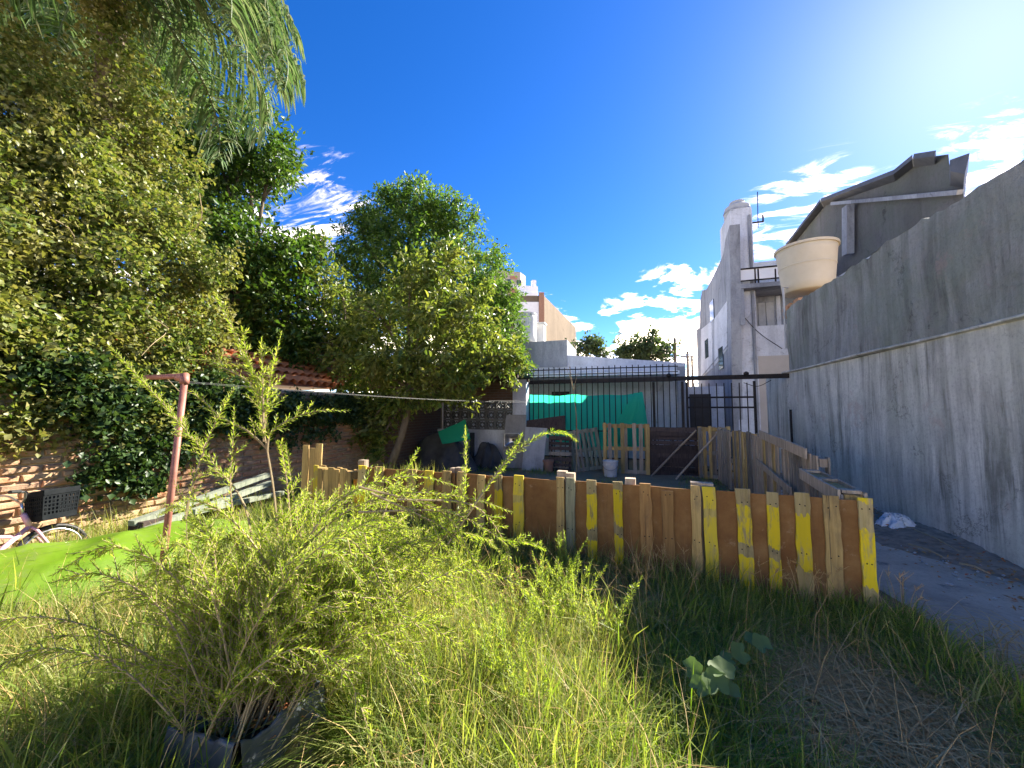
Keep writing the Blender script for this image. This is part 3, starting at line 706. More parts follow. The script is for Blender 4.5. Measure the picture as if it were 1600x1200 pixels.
MB().lathe(tw, [(0.44, 0.20), (0.445, 0.23), (0.44, 0.26)], 28).build('band', M['side_grey'], tt)
an = fv(1184, 345, HV + 0.5)
ant = thing('antenna', 'thin antenna rod on a bracket beside the white tower', 'antenna', an)
MB().tube([an + Vector((0, 0, -0.25)), an + Vector((0.03, 0, 1.05))], 0.015, 6).build('rod', M['iron'], ant)
MB().box(an.x - 0.2, an.x + 0.16, HV + 0.4, HV + 0.46, an.z - 0.1, an.z - 0.06).build('bracket', M['iron'], ant)
MB().box(an.x + 0.12, an.x + 0.16, HV + 0.4, HV + 0.46, an.z - 0.059, an.z + 0.16).build('bracket', M['iron'], ant)

p, q = fv(1152, 470, HV - 0.16), fv(1152, 620, HV - 0.16)
MB().tube([(t1.x - 0.1, HV - 0.17, 0), (t1.x - 0.1, HV - 0.17, t0.z - 0.3)], 0.045, 8).build('downpipe', M['side_grey'], wh)
for k, (xx, yy) in enumerate(((1112, 486), (1126, 560), (1104, 545))):
    a = atu(xx, yy, HU - 0.03); MB().box(HU - 0.035, HU - 0.004, a.y - 0.35, a.y + 0.35, a.z - 0.4, a.z + 0.4).build('window', M['glass'], wh)
a, b = fv(1142, 470, HV - 0.2), fv(1222, 545, HV - 0.2)
tag(MB().tube(spline([a, (a + b) / 2 - Vector((0, 0, 0.2)), b], 10), 0.012, 5).build('house_cable', M['iron']), 'thin cable slung across the front of the white tower house', 'cable')
# low wall with a dark door at the end of the passage
pw = thing('passage_wall', 'low bluish wall with dark door seen through the iron gate', 'wall', (2.6, 15.4, 0))
MB().box(1.5, HU - 0.004, 15.4, 15.6, -0.02, atv(1090, 604, 15.4).z).build('wall', M['white_x'], pw)
p, q = atv(1077, 616, 15.38), atv(1112, 668, 15.38)
MB().box(p.x, q.x, 15.33, 15.398, 0, p.z).build('door', M['dark'], pw)
MB().box(1.35, 2.35, 12.3, 12.5, -0.02, 1.0).build('kerb_wall', M['side_grey'], pw)

# ------------------------------------------------------------------ white house at the end of the yard
BV = 13.4
bh = thing('back_house', 'low white house with sloping parapet behind the iron bars', 'house', (-1, BV, 0))
a, b, c, d = atv(760, 552, BV), atv(886, 555, BV), atv(1060, 566, BV), atv(1071, 567, BV)
poly = [Vector((-7.5, BV, -0.02)), Vector((-7.5, BV, a.z)), Vector((a.x, BV, a.z)), b, c, d, Vector((d.x, BV, -0.02))]
MB().prism(poly, (0, 5.5, 0)).build('wall', M['white_x'], bh)
e0, e1 = atv(812, 536, BV - 0.06), atv(886, 531, BV - 0.06)
MB().prism([Vector((e0.x - 1.6, BV - 0.06, b.z - 0.4)), Vector((e1.x, BV - 0.06, b.z - 0.4)), e1, Vector((e0.x - 1.6, BV - 0.06, e0.z))], (0, 2.4, 0)).build('roof_room', M['side_grey'], bh)
s0, s1 = atv(775, 578, 12.0), atv(1062, 584, 12.0)
MB().prism([Vector((s0.x - 2.2, 12.0, s1.z + 0.02)), Vector((s1.x, 12.0, s1.z)), Vector((s1.x, 12.0, s1.z + 0.10)), Vector((s0.x - 2.2, 12.0, s1.z + 0.14))], (0, 1.38, 0)).build('eave_slab', M['white_paint'], bh)
MB().box(s0.x + 1.0, s1.x - 0.2, 11.96, 12.0, s1.z - 0.22, s1.z - 0.04).build('gutter', M['sheet_roof'], bh)
p, q = atv(862, 612, BV - 0.03), atv(890, 640, BV - 0.03)
MB().box(p.x, q.x, BV - 0.03, BV - 0.002, q.z, p.z).build('window', M['dark'], bh)
for x in (1012, 1046):
    p, q = atv(x, 612, BV - 0.02), atv(x + 22, 672, BV - 0.02)
    MB().box(p.x, q.x, BV - 0.035, BV - 0.003, 0, p.z).build('wall_panel', M['white_x'], bh)
p = atv(1069, 570, BV - 0.1)
MB().box(p.x - 0.22, p.x + 0.004, BV - 0.12, BV - 0.004, -0.02, p.z - 0.05).build('corner_pier', M['side_grey'], bh)

p = atD(821, 536, 14.3)
tank('water_tank', 'pale cylindrical water tank on the roof beside the tall leafy tree', p, 0.42, 0.42, 1.08, M['tank_white'], rim=0.015)
p = atD(846, 536, 14.9)
ch = thing('roof_shaft', 'narrow pale shaft on the roof right of the cylindrical tank', 'chimney', p)
MB().box(p.x - 0.20, p.x + 0.14, p.y - 0.2, p.y + 0.2, p.z - 0.3, p.z + 0.72).build('shaft', M['tank_white'], ch)
MB().box(p.x - 0.24, p.x + 0.18, p.y - 0.24, p.y + 0.24, p.z + 0.722, p.z + 0.78).build('cap', M['fibre'], ch)

# ------------------------------------------------------------------ blocks of flats far behind
def flats(name, label, D, x0, x1, y_top, depth, mat, wins, turn=0.0, mat2=None):
    c = atD((x0 + x1) / 2, y_top, D); w = (x1 - x0) * D / FPX
    t = thing(name, label, 'building', (c.x, c.y, 0))
    r = RGT * math.cos(turn) + FWD * math.sin(turn); f = FWD * math.cos(turn) - RGT * math.sin(turn)
    def pt(a, b, z): q = Vector((c.x, c.y, 0)) + r * a + f * b; q.z = z; return q
    MB().prism([pt(-w / 2, 0, -0.02), pt(w / 2, 0, -0.02), pt(w / 2, 0, c.z), pt(-w / 2, 0, c.z)], f * depth).build('wall', mat, t)
    for (a, z, ww, hh) in wins:
        fr = MB().prism([pt(a, -0.06, z), pt(a + ww, -0.06, z), pt(a + ww, -0.06, z + hh), pt(a, -0.06, z + hh)], f * 0.04).build('window', M['glass'], t)
        MB().prism([pt(a - 0.08, -0.14, z - 0.12), pt(a + ww + 0.08, -0.14, z - 0.12), pt(a + ww + 0.08, -0.14, z - 0.01), pt(a - 0.08, -0.14, z - 0.01)], f * 0.12).build('sill', M['cream'], t)
    return t, pt, w, c.z, f
ft, pt, w, zt, f = flats('apartment_tower', 'tall cream apartment tower farthest behind the leafy tree', 95, 765, 814, 423, 12, M['cream'], [(-2.2 + 2.6 * i, 33.0 - 3.2 * k, 1.2, 1.5) for i in range(3) for k in range(4)], 0.25)
MB().prism([pt(w / 2 - 2.6, -0.1, zt - 2.0), pt(w / 2 - 0.8, -0.1, zt - 2.0), pt(w / 2 - 0.8, -0.1, zt - 1.2), pt(w / 2 - 2.6, -0.1, zt - 1.2)], f * 0.08).build('roof_sign', M['terracotta'], ft)
MB().prism([pt(w / 2 + 0.01, 0, 0), pt(w / 2 + 2.2, 2.5, 0), pt(w / 2 + 2.2, 2.5, zt), pt(w / 2 + 0.01, 0, zt)], f * 4).build('wing', M['cream'], ft)
ft, pt, w, zt, f = flats('apartment_block', 'white apartment block with balconies in front of the cream tower', 62, 792, 842, 446, 8, M['white_paint'], [(-0.4, 19.4, 1.1, 1.2), (-0.4, 16.4, 1.1, 1.2), (1.4, 19.4, 0.8, 1.2)], 0.2)
for k in range(3):
    MB().prism([pt(-0.9, -0.9, zt - 2.3 - 3.0 * k), pt(w / 2 - 0.4, -0.9, zt - 2.3 - 3.0 * k), pt(w / 2 - 0.4, -0.9, zt - 1.5 - 3.0 * k), pt(-0.9, -0.9, zt - 1.5 - 3.0 * k)], f * 0.88).build('balcony', M['white_paint'], ft)
MB().prism([pt(-w / 2 - 0.1, -0.3, zt - 2.4), pt(-1.0, -0.3, zt - 2.4), pt(-1.0, -0.3, zt - 0.6), pt(-w / 2 - 0.1, -0.3, zt - 0.6)], f * 0.28).build('brick_panel', M['terracotta'], ft)
MB().prism([pt(w / 2 - 0.9, 0.4, zt + 0.01), pt(w / 2 - 0.2, 0.4, zt + 0.01), pt(w / 2 - 0.2, 0.4, zt + 1.2), pt(w / 2 - 0.9, 0.4, zt + 1.2)], f * 0.8).build('chimney', M['white_paint'], ft)
pa, pb = atD(850, 462, 40), None
zt = pa.z; pb = atz(900, 512, zt)
tb = thing('party_wall_block', 'long windowless tan party wall of a block behind the roof tank', 'building', (pa.x, pa.y, 0))
lft = RGT * -1
MB().prism([Vector((pa.x, pa.y, -0.02)), Vector((pb.x, pb.y, -0.02)), pb, pa], lft * 7).build('wall', M['tan_wall'], tb)
q = atD(841, 463, 39.9); MB().prism([Vector((pa.x, pa.y, 0)) - FWD * 0.25, pa - FWD * 0.25 + Vector((0, 0, 0.3)), pa - FWD * 0.25 + lft * 0.55 + Vector((0, 0, 0.3)), Vector((pa.x, pa.y, 0)) - FWD * 0.25 + lft * 0.55], FWD * 0.24).build('corner_pier', M['terracotta'], tb)
MB().prism([Vector((pa.x, pa.y, 0)) - FWD * 0.1 + lft * 0.56, pa - FWD * 0.1 + lft * 0.56 + Vector((0, 0, -0.7)), pa - FWD * 0.1 + lft * 3 + Vector((0, 0, -0.7)), Vector((pa.x, pa.y, 0)) - FWD * 0.1 + lft * 3], FWD * 0.09).build('white_front', M['white_paint'], tb)
# street poles in the gap
for i, (px, D, yt, lab) in enumerate(((1074, 34, 549, 'stout timber utility pole in the gap left of the white tower house'), (1081, 42, 556, 'thinner utility pole just right of the stout one in the gap'), (1054, 30, 528, 'utility pole standing against the far tree'))):
    p = atD(px, yt, D)
    t = thing('utility_pole', lab, 'pole', (p.x, p.y, 0), group='utility poles in the street behind')
    MB().tube([(p.x, p.y, -0.02), (p.x, p.y, p.z)], [0.16, 0.11], 8).build('pole', M['grey_wood'], t)
    MB().beam(Vector((p.x, p.y, p.z - 0.5)) - RGT * 0.7 - FWD * 0.16, Vector((p.x, p.y, p.z - 0.5)) + RGT * 0.7 - FWD * 0.16, 0.1, 0.08).build('crossarm', M['grey_wood'], t)
for i, (ya, yb, lab) in enumerate(((556, 552, 'upper street cable crossing the gap'), (568, 566, 'middle street cable crossing the gap'), (577, 579, 'lower street cable crossing the gap'))):
    a, b = atD(1040, ya, 36), atD(1100, yb, 36); m = (a + b) / 2 - Vector((0, 0, 0.15))
    tag(MB().tube(spline([a - RGT * 20, a, m, b, b + RGT * 20], 12), 0.02, 4).build('street_cable', M['iron']), lab, 'cable', 'street cables')

# ------------------------------------------------------------------ left-hand brick wall
lw = thing('brick_wall', 'sunlit rough brick garden wall on the left under the ivy', 'wall', (WALL_L, 3, 0))
LW_TOP = 1.95
MB().grid(lambda s, t: (WALL_L - 0.02 + 0.006 * math.sin(40 * s) * math.sin(23 * t), -3 + 14 * s, -0.1 + (LW_TOP + 0.1) * t), 60, 12).box(WALL_L - 0.28, WALL_L - 0.04, -3, 11, -0.1, LW_TOP - 0.004).build('mortar_bed', M['mortar'], lw)
BL, BH, BG = 0.262, 0.060, 0.020
def brick_mesh(seed, L, H):
    r = random.Random(seed); m = MB()
    pts = []
    for (x, y, z) in ((0, 0, 0), (0, L, 0), (0, L, H), (0, 0, H)):
        pts.append((r.uniform(-0.004, 0.0), y + r.uniform(-0.012, 0.008), z + r.uniform(-0.006, 0.006)))
    e = 0.008; c = (L / 2, H / 2)
    inner = [(0.010 + r.uniform(-0.004, 0.008), c[0] + (y - c[0]) * (1 - 2 * e / L) + r.uniform(-.004, .004), c[1] + (z - c[1]) * (1 - 2 * e / H) + r.uniform(-.003, .003)) for (_, y, z) in pts]
    back = [(-0.05, y, z) for (_, y, z) in pts]
    m.add(pts + inner + back, [(4, 5, 6, 7)] + [(i, (i + 1) % 4, 4 + (i + 1) % 4, 4 + i) for i in range(4)] + [(8 + i, 8 + (i + 1) % 4, (i + 1) % 4, i) for i in range(4)])
    me = bpy.data.meshes.new('brick'); me.from_pydata(m.v, [], m.f); me.materials.append(M['brick']); return me, m
variants = [brick_mesh(i, BL, BH) for i in range(10)]
rest = MB(); single = []
row = 0; z = 0.02
while z + BH < LW_TOP:
    v = -3 + (row % 2) * (BL + BG) / 2
    while v + BL < 10.9:
        seen = 1.0 < v < 7.6 and 0.45 < z < 1.55
        single.append((v, z, seen)); v += BL + BG
    row += 1; z += BH + BG
cand = [(v, z) for v, z, s in single if s]
cand.sort(key=lambda q: (abs(q[0] - 2.9) * 0.5 + abs(q[1] - 0.98) * 2.2))
own = set(cand[:298])
rb = random.Random(5)
for v, z, s in single:
    me, m = variants[rb.randrange(10)]
    if (v, z) in own:
        o = bpy.data.objects.new('brick', me); COL.objects.link(o); o.parent = lw
        o.location = (rb.uniform(-0.004, 0.006), v - 3, z); o.rotation_euler = (rb.uniform(-0.012, 0.012), 0, 0)
    else:
        dx = rb.uniform(-0.004, 0.006); rest.add([(x + WALL_L + dx, y + v, zz + z) for x, y, zz in m.v], m.f)
tag(rest.build('bricks', M['brick'], lw), kind='stuff')

# tiled house over that wall
th = thing('tiled_house', 'neighbouring house with orange tiled roof behind the brick wall', 'house', (-8, 6.5, 0))
e_u, r_u, e_z, r_z = -6.1, -9.2, 2.05, 3.5
MB().box(-9.3, -6.3, 3.6, 12, -0.02, 1.9).build('wall', M['brick_dark'], th)
mb = MB(); nt_ = 44
for i in range(nt_):
    v = 3.5 + i * 0.2
    for k in range(8):
        a, b = k / 8, (k + 1) / 8
        p = Vector((e_u + (r_u - e_u) * a, v, e_z + (r_z - e_z) * a + 0.035)); q = Vector((e_u + (r_u - e_u) * b * 1.01, v, e_z + (r_z - e_z) * b))
        kk = len(mb.v)
        for c, rr in ((p, 0.095), (q, 0.075)):
            for j in range(5):
                t = math.pi * j / 4; mb.v.append((c.x + rr * math.sin(t) * 0.35, c.y + rr * math.cos(t), c.z + rr * math.sin(t)))
        for j in range(4): mb.f.append((kk + j, kk + j + 1, kk + 6 + j, kk + 5 + j))
mb.grid(lambda s, t: (e_u + (r_u - e_u) * t, 3.4 + 9 * s, e_z - 0.005 + (r_z - e_z) * t), 1, 1)
tag(mb.build('roof_tiles', M['tile'], th), kind='stuff')
MB().prism([Vector((r_u, 3.4, 2.4)), Vector((r_u, 12.6, 2.4)), Vector((r_u, 12.6, r_z + 0.55)), Vector((r_u, 3.4, r_z + 0.45))], (-4, 0, 0)).build('upper_wall', M['white'], th)

# ------------------------------------------------------------------ open shed in the far left corner
SV = 10.55
sh = thing('open_shed', 'open shed with pierced block screen in the far left corner', 'shed', (-4.2, 9.6, 0))
rz = atv(822, 588, SV - 0.5).z
mb = MB()
mb.grid(lambda s, t: (WALL_L + 0.03 + (2.95) * s, 8.1 + 2.85 * t, rz + 0.10 * (1 - t) + 0.018 * math.sin(s * 2.95 / 0.076 * math.pi)), 120, 2)
mb.grid(lambda s, t: (WALL_L + 0.03 + (2.95) * s, 8.1 + 2.85 * t, rz - 0.012 + 0.10 * (1 - t) + 0.018 * math.sin(s * 2.95 / 0.076 * math.pi)), 120, 2)
mb.build('roof', M['sheet_roof'], sh)
for v in (8.2, 9.4, 10.5): MB().box(WALL_L + 0.03, -2.74, v, v + 0.08, rz - 0.14 + 0.10 * (1 - (v - 8.1) / 2.85), rz - 0.035 + 0.10 * (1 - (v - 8.1) / 2.85)).build('rafter', M['dark_wood'], sh)
p0, p1 = atv(801, 620, SV - 0.1), atv(822, 620, SV - 0.1)
MB().box(p0.x, p1.x, SV - 0.1, SV + 0.25, -0.02, rz - 0.05).build('pillar', M['white_x'], sh)
MB().box(WALL_L + 0.002, WALL_L + 0.06, 8.0, SV + 0.2, -0.02, rz - 0.03).build('brick_side_wall', M['brick_dark'], sh)
scr_z0 = atv(750, 671, SV).z; scr_x1 = p0.x - 0.005
MB().box(WALL_L + 0.062, scr_x1, SV - 0.01, SV + 0.14, -0.02, scr_z0 - 0.003).build('low_wall', M['white_x'], sh)
BS = 0.275
def breeze_mesh():
    m = MB(); s = BS; f = 0.028
    m.box(0, s, 0, 0.1, 0, f).box(0, s, 0, 0.1, s - f, s).box(0, f, 0.001, 0.099, f, s - f).box(s - f, s, 0.001, 0.099, f, s - f)
    c = s / 2; r = 0.085
    pts = [(c - r, c), (c, c + r), (c + r, c), (c, c - r)]
    for i in range(4):
        a, b = pts[i], pts[(i + 1) % 4]
        m.beam((a[0], 0.05, a[1]), (b[0], 0.05, b[1]), 0.096, 0.026, (0, 1, 0))
    for (a, b) in (((f, f), (c - r / 2, c - r / 2)), ((s - f, f), (c + r / 2, c - r / 2)), ((f, s - f), (c - r / 2, c + r / 2)), ((s - f, s - f), (c + r / 2, c + r / 2))):
        m.beam((a[0], 0.05, a[1]), (b[0], 0.05, b[1]), 0.092, 0.024, (0, 1, 0))
    me = bpy.data.meshes.new('screen_block'); me.from_pydata(m.v, [], m.f); me.materials.append(M['breeze']); return me
bm_ = breeze_mesh()
for k in range(3):
    for i in range(8):
        x = scr_x1 - (i + 1) * (BS + 0.004)
        if x < WALL_L + 0.06: continue
        o = bpy.data.objects.new('screen_block', bm_); COL.objects.link(o); o.parent = sh
        o.location = (x + 4.2, SV + 0.01 - 9.6, scr_z0 + k * (BS + 0.004))
zs = scr_z0 + 3 * (BS + 0.004)
MB().box(WALL_L + 0.062, scr_x1, SV - 0.01, SV + 0.14, zs, rz - 0.05).build('lintel', M['brick_dark'], sh)
p = atD(670, 610, 9.0)
gl = thing('globe_lamp', 'round white globe lamp half hidden by leaves under the shed eave', 'lamp', p)
MB().lathe(p, [(0.115 * math.sin(math.pi * (k + 0.5) / 10), -0.115 * math.cos(math.pi * (k + 0.5) / 10)) for k in range(10)], 20).build('globe', M['lamp_glass'], gl, smooth=True)
MB().tube([p + Vector((0, 0, 0.11)), p + Vector((0, 0, 0.45))], 0.02, 8).build('stem', M['iron'], gl)

# ------------------------------------------------------------------ iron bars and gate across the end of the yard
bf = thing('iron_bar_fence', 'black iron bar fence with heavy top beam across the yard end', 'fence', (0.3, BARS_V, 0))
xl, xr = atv(826, 600, BARS_V).x, atv(1180, 590, BARS_V).x
zb = atv(1000, 594, BARS_V).z
MB().beam((xl - 0.1, BARS_V, zb), (WALL_R + 0.03, BARS_V, zb + 0.03), 0.11, 0.07).build('top_beam', M['iron'], bf)
gate_x = atv(1066, 600, BARS_V).x
x = xl; k = 0
while x < gate_x - 0.05:
    zt = atv(920, 573, BARS_V).z + 0.015 * math.sin(k * 1.7)
    MB().tube([(x, BARS_V - 0.045, 0), (x, BARS_V - 0.045, zt)], 0.013, 6).build('bar', M['iron'], bf)
    x += 0.152; k += 1
for z, r in ((zb + 0.34, 0.016), (zb + 0.2, 0.012), (1.02, 0.015), (0.3, 0.015)):
    MB().tube([(xl, BARS_V - 0.06, z), (gate_x - 0.1, BARS_V - 0.06, z)], r, 6).build('rail', M['iron'], bf)
for px in (826, 1021, 1066):
    x = atv(px, 600, BARS_V).x; MB().box(x - 0.03, x + 0.03, BARS_V - 0.03, BARS_V + 0.03, -0.02, zb - 0.056).build('post', M['iron'], bf)
for px, py in ((1045, 590), (1166, 586)):
    p = atv(px, py, BARS_V - 0.05); MB().lathe((p.x, p.y, zb + 0.056), [(0.03, 0), (0.06, 0.03), (0.06, 0.07), (0.02, 0.1)], 12).build('roller', M['iron'], bf)
gt = thing('iron_gate', 'black iron gate with mid rail at the end of the path', 'gate', (3, BARS_V, 0))
gx0, gx1 = gate_x + 0.08, xr
for (a, b, c, d) in ((gx0, gx0 + 0.05, 0.05, zb - 0.08), (gx1 - 0.05, gx1, 0.05, zb - 0.08)): MB().box(a, b, BARS_V - 0.02, BARS_V + 0.03, c, d).build('stile', M['iron'], gt)
zm = atv(1130, 638, BARS_V).z
for z in (0.06, zm, zb - 0.5): MB().box(gx0 + 0.051, gx1 - 0.051, BARS_V - 0.015, BARS_V + 0.025, z, z + 0.045).build('rail', M['iron'], gt)
x = gx0 + 0.2
while x < gx1 - 0.1:
    MB().tube([(x, BARS_V - 0.028, 0.08), (x, BARS_V - 0.028, zb - 0.12)], 0.013, 6).build('bar', M['iron'], gt); x += 0.17
a, b = atv(1162, 598, BARS_V), atv(1205, 594, BARS_V)
tag(MB().tube(spline([a, (a + b) / 2 - Vector((0, 0, 0.12)), b], 10), 0.008, 5).build('loose_cable', M['iron']), 'black cable sagging under the iron beam beside the grey wall', 'cable')
p = atz(1240, 714, 0.85); p = atu(1238, 700, WALL_R - 0.12)
zt = atu(1238, 640, WALL_R - 0.12).z
tag(MB().box(p.x - 0.02, p.x + 0.02, p.y - 0.02, p.y + 0.02, 0, zt).build('iron_post', M['iron']), 'lone black iron post standing against the grey wall', 'post')

# ------------------------------------------------------------------ front fence of slats and hardboard
FD = (FENCE_B - FENCE_A).normalized(); FN = Vector((FD.y, -FD.x, 0))      # FN points to the camera
if FN.y > 0: FN = -FN
def on_fence(px, off=0.0):
    d = ray(px, 760); n = FN; base = FENCE_A + n * off
    t = (base - O).dot(n) / Vector((d.x, d.y, 0)).dot(n)
    p = O + d * t; return Vector((p.x, p.y, 0))
panels = [
    (559, 711, 'leftmost panel of the front fence, behind the tall weed',
     [(559, 571, 'yellow_b', .93), (587, 601, 'slat', .93), (637, 651, 'slat', .92), (664, 678, 'yellow_c', .92), (693, 707, 'slat', .93)], [(560, .98), (704, .95)]),
    (712, 883, 'second panel of the front fence, with wide bare brown sheet',
     [(714, 728, 'slat', .93), (745, 757, 'slat', .91), (774, 786, 'yellow_b', .92), (802, 817, 'yellow_c', .93), (870, 882.4, 'slat', .94)], [(712, .96), (872, .985)]),
    (884, 1095.5, 'third panel of the front fence, with two narrow yellow slats',
     [(884, 898, 'grey_slat', .94), (917, 932, 'yellow_a', .93), (959, 973, 'yellow_a', .93), (1000, 1018, 'slat_orange', .93), (1034, 1052, 'slat_orange', .88), (1079, 1094, 'slat', .94)], [(884, .97), (978, .955), (1081, .955)]),
    (1097, 1361, 'rightmost panel of the front fence, with bright yellow slats at the corner',
     [(1098, 1119, 'yellow_c', .94), (1150, 1172, 'yellow_a', .94), (1196, 1214, 'yellow_a', .93), (1239, 1262, 'yellow_b', .94), (1285, 1310, 'slat', .93), (1339, 1361, 'yellow_b', .93)], [(1098, .955)]),
]
M['grey_slat'] = wood('grey_green_slat', (0.26, 0.25, 0.15), (0.40, 0.37, 0.22), (0.07, 0.07, 0.06), 0.7)
for (x0, x1, lab, slats, knobs) in panels:
    a, b = on_fence(x0), on_fence(x1); c = (a + b) / 2
    t = thing('slatted_pallet', lab, 'pallet', c, group='front fence panels')
    # brown sheet, slightly bowed
    n = 10
    mb = MB()
    for side in (0, 1):
        for i in range(n + 1):
            p = a + (b - a) * (0.004 + 0.992 * i / n)
            for k, z in enumerate((0.01, 0.45, 0.905 + 0.004 * math.sin(i * 1.3))):
                bow = 0.006 * math.sin(i * 0.9 + k) 
                q = p - FN * (0.006 + side * 0.012) + FN * bow * 0.5
                mb.v.append((q.x, q.y, z))
    m3 = (n + 1) * 3
    for i in range(n):
        for k in range(2):
            q = i * 3 + k; mb.f.append((q, q + 3, q + 4, q + 1)); mb.f.append((m3 + q, m3 + q + 1, m3 + q + 4, m3 + q + 3))
        mb.f.append((i * 3 + 2, i * 3 + 5, m3 + i * 3 + 5, m3 + i * 3 + 2))
    for i in (0, n):
        for k in range(2): q = i * 3 + k; mb.f.append((q, q + 1, m3 + q + 1, m3 + q))
    mb.build('sheet', M['hardboard'], t)
    nails = MB()
    for (s0, s1, mt, h) in slats:
        p, q = on_fence(s0, 0.012), on_fence(s1, 0.012); m = (p + q) / 2; w = (q - p).length
        lo = random.uniform(0.0, 0.06); lean = random.uniform(-0.012, 0.012)
        MB().beam(m + FN * 0.004 + Vector((0, 0, lo)), m + FD * lean + FN * 0.004 + Vector((0, 0, h)), w, 0.019, FD, 0.09, 9).build('slat', M[mt], t)
        for z in (0.84, 0.46, 0.10):
            for k in (-1, 1):
                c_ = m + FD * (k * w * .22 + random.uniform(-.008, .008)) + FN * 0.0125 + Vector((0, 0, z + random.uniform(-.02, .02))); nails.tube([c_, c_ + FN * 0.003], 0.0055, 6)
    tag(nails.build('nails', M['iron'], t), kind='stuff')
    for z in (0.84, 0.46, 0.10):
        MB().beam(a - FN * 0.034 + FD * 0.012 + Vector((0, 0, z)), b - FN * 0.034 - FD * 0.012 + Vector((0, 0, z)), 0.09, 0.02, (0, 0, 1), 0.03, 4).build('back_rail', M['pale_wood'], t)
    for (px, h) in knobs:
        p = on_fence(px + 7, -0.085)
        MB().beam(p + Vector((0, 0, 0.02)), p + Vector((0, 0, h)), 0.095, 0.075, FD, 0.03, 3).build('post', M['pale_wood'], t)

# ------------------------------------------------------------------ pallets
def pallet(name, label, loc, rz, w, h, nslat, mats, tilt=0.0, lean=0.0, thick=0.11, horizontal=False, back=True, sw=0.085, group='pallets around the pen', gap_jit=0.15, missing=()):
    t = thing(name, label, 'pallet', loc, rz, group)
    t.rotation_euler = (lean, tilt, rz)
    rnd_ = random.Random(hash(label) % 1000 if False else len(label) * 7 + int(w * 100))
    for i in range(nslat):
        if i in missing: continue
        s = sw * rnd_.uniform(0.85, 1.15); m = M[rnd_.choice(mats)]
        if horizontal:
            z = sw / 2 + (h - sw) * i / (nslat - 1) + rnd_.uniform(-gap_jit, gap_jit) * 0.03
            MB().beam((-w / 2, -thick / 2, z), (w / 2, -thick / 2, z + rnd_.uniform(-.01, .01)), s, 0.018, (0, 0, 1), 0.06, 4).build('slat', m, t, local=True)
        else:
            x = -w / 2 + sw / 2 + (w - sw) * i / (nslat - 1) + rnd_.uniform(-gap_jit, gap_jit) * 0.05
            MB().beam((x, -thick / 2, rnd_.uniform(0, 0.02)), (x + rnd_.uniform(-.015, .015), -thick / 2, h + rnd_.uniform(-.02, .02)), s, 0.018, (1, 0, 0), 0.06, 5).build('slat', m, t, local=True)
    rails = (0.06, h / 2, h - 0.06)
    for k, z in enumerate(rails):
        m = M[rnd_.choice(mats)]
        if horizontal:
            x = -w / 2 + 0.05 + (w - 0.1) * k / 2
            MB().beam((x, 0, 0), (x, 0, h), thick - 0.038, 0.045, (0, 1, 0), 0.02, 2).build('bearer', m, t, local=True)
        else:
            MB().beam((-w / 2, 0, z), (w / 2, 0, z), 0.09, thick - 0.038, (0, 0, 1), 0.03, 2).build('bearer', m, t, local=True)
    if back:
        for k, z in enumerate(rails):
            m = M[rnd_.choice(mats)]
            if horizontal:
                MB().beam((-w / 2, thick / 2, z), (w / 2, thick / 2, z), 0.09, 0.018, (0, 0, 1), 0.04, 3).build('back_board', m, t, local=True)
            else:
                x = -w / 2 + 0.05 + (w - 0.1) * k / 2
                MB().beam((x, thick / 2, 0), (x, thick / 2, h), 0.09, 0.018, (1, 0, 0), 0.04, 3).build('back_board', m, t, local=True)
    return t
PV = 10.15
def back_pallet(name, label, x0, x1, y_top, n, mats, v=PV, **kw):
    a, b = atv(x0, 700, v), atv(x1, 700, v); h = atv((x0 + x1) / 2, y_top, v).z
    return pallet(name, label, ((a.x + b.x) / 2, v, 0.0), 0, b.x - a.x, h, n, mats, **kw)
back_pallet('pallet', 'grey-green pallet leaning askew behind the white bucket', 897, 944, 670, 7, ['green_grey', 'green_grey', 'grey_wood'], v=10.3, tilt=-0.16, lean=-0.08, sw=0.07)
back_pallet('pallet', 'pale upright pallet in front of the green netting', 942, 1014, 662, 8, ['pale_wood', 'pale_wood', 'slat'], v=10.1, lean=-0.03, missing=(4,), sw=0.08)
t = back_pallet('slat_screen', 'dark brown screen of horizontal boards in the pen back row', 1014, 1091, 668, 11, ['dark_wood'], v=10.2, horizontal=True, sw=0.105); t['category'] = 'screen'
back_pallet('pallet', 'brown pallet where the two propping poles lean', 1091, 1142, 667, 7, ['pale_wood', 'slat', 'grey_wood'], v=9.9, sw=0.07, missing=(3,))
back_pallet('pallet', 'small dark pallet beside the white slab and clay pot', 858, 893, 682, 7, ['dark_wood', 'grey_wood'], v=10.0, horizontal=True, lean=-0.12)
# right side of the pen, running towards the corner of the front fence
def side_pallet(label, a, b, h, n, mats, **kw):
    a, b = Vector((*a, 0)), Vector((*b, 0)); c = (a + b) / 2; d = b - a
    return pallet('pallet', label, c, math.atan2(d.y, d.x), d.length, h, n, mats, **kw)
side_pallet('weathered pallet at the far end of the pen side by the path', (1.93, 9.75), (1.93, 8.62), 1.17, 7, ['pale_wood', 'grey_wood'], sw=0.08)
side_pallet('weathered pallet in the middle of the pen side by the path', (1.97, 8.58), (1.99, 7.42), 1.20, 8, ['pale_wood', 'slat', 'grey_wood'], sw=0.085)
side_pallet('pale close-slatted pallet of the pen side, third from the corner', (2.0, 7.38), (2.0, 6.22), 1.18, 9, ['pale_wood', 'pale_wood', 'slat'], sw=0.095)
side_pallet('grey pallet with a raised end board, second from the fence corner', (2.03, 6.18), (1.99, 5.02), 1.08, 8, ['pale_wood', 'grey_wood'], sw=0.09)
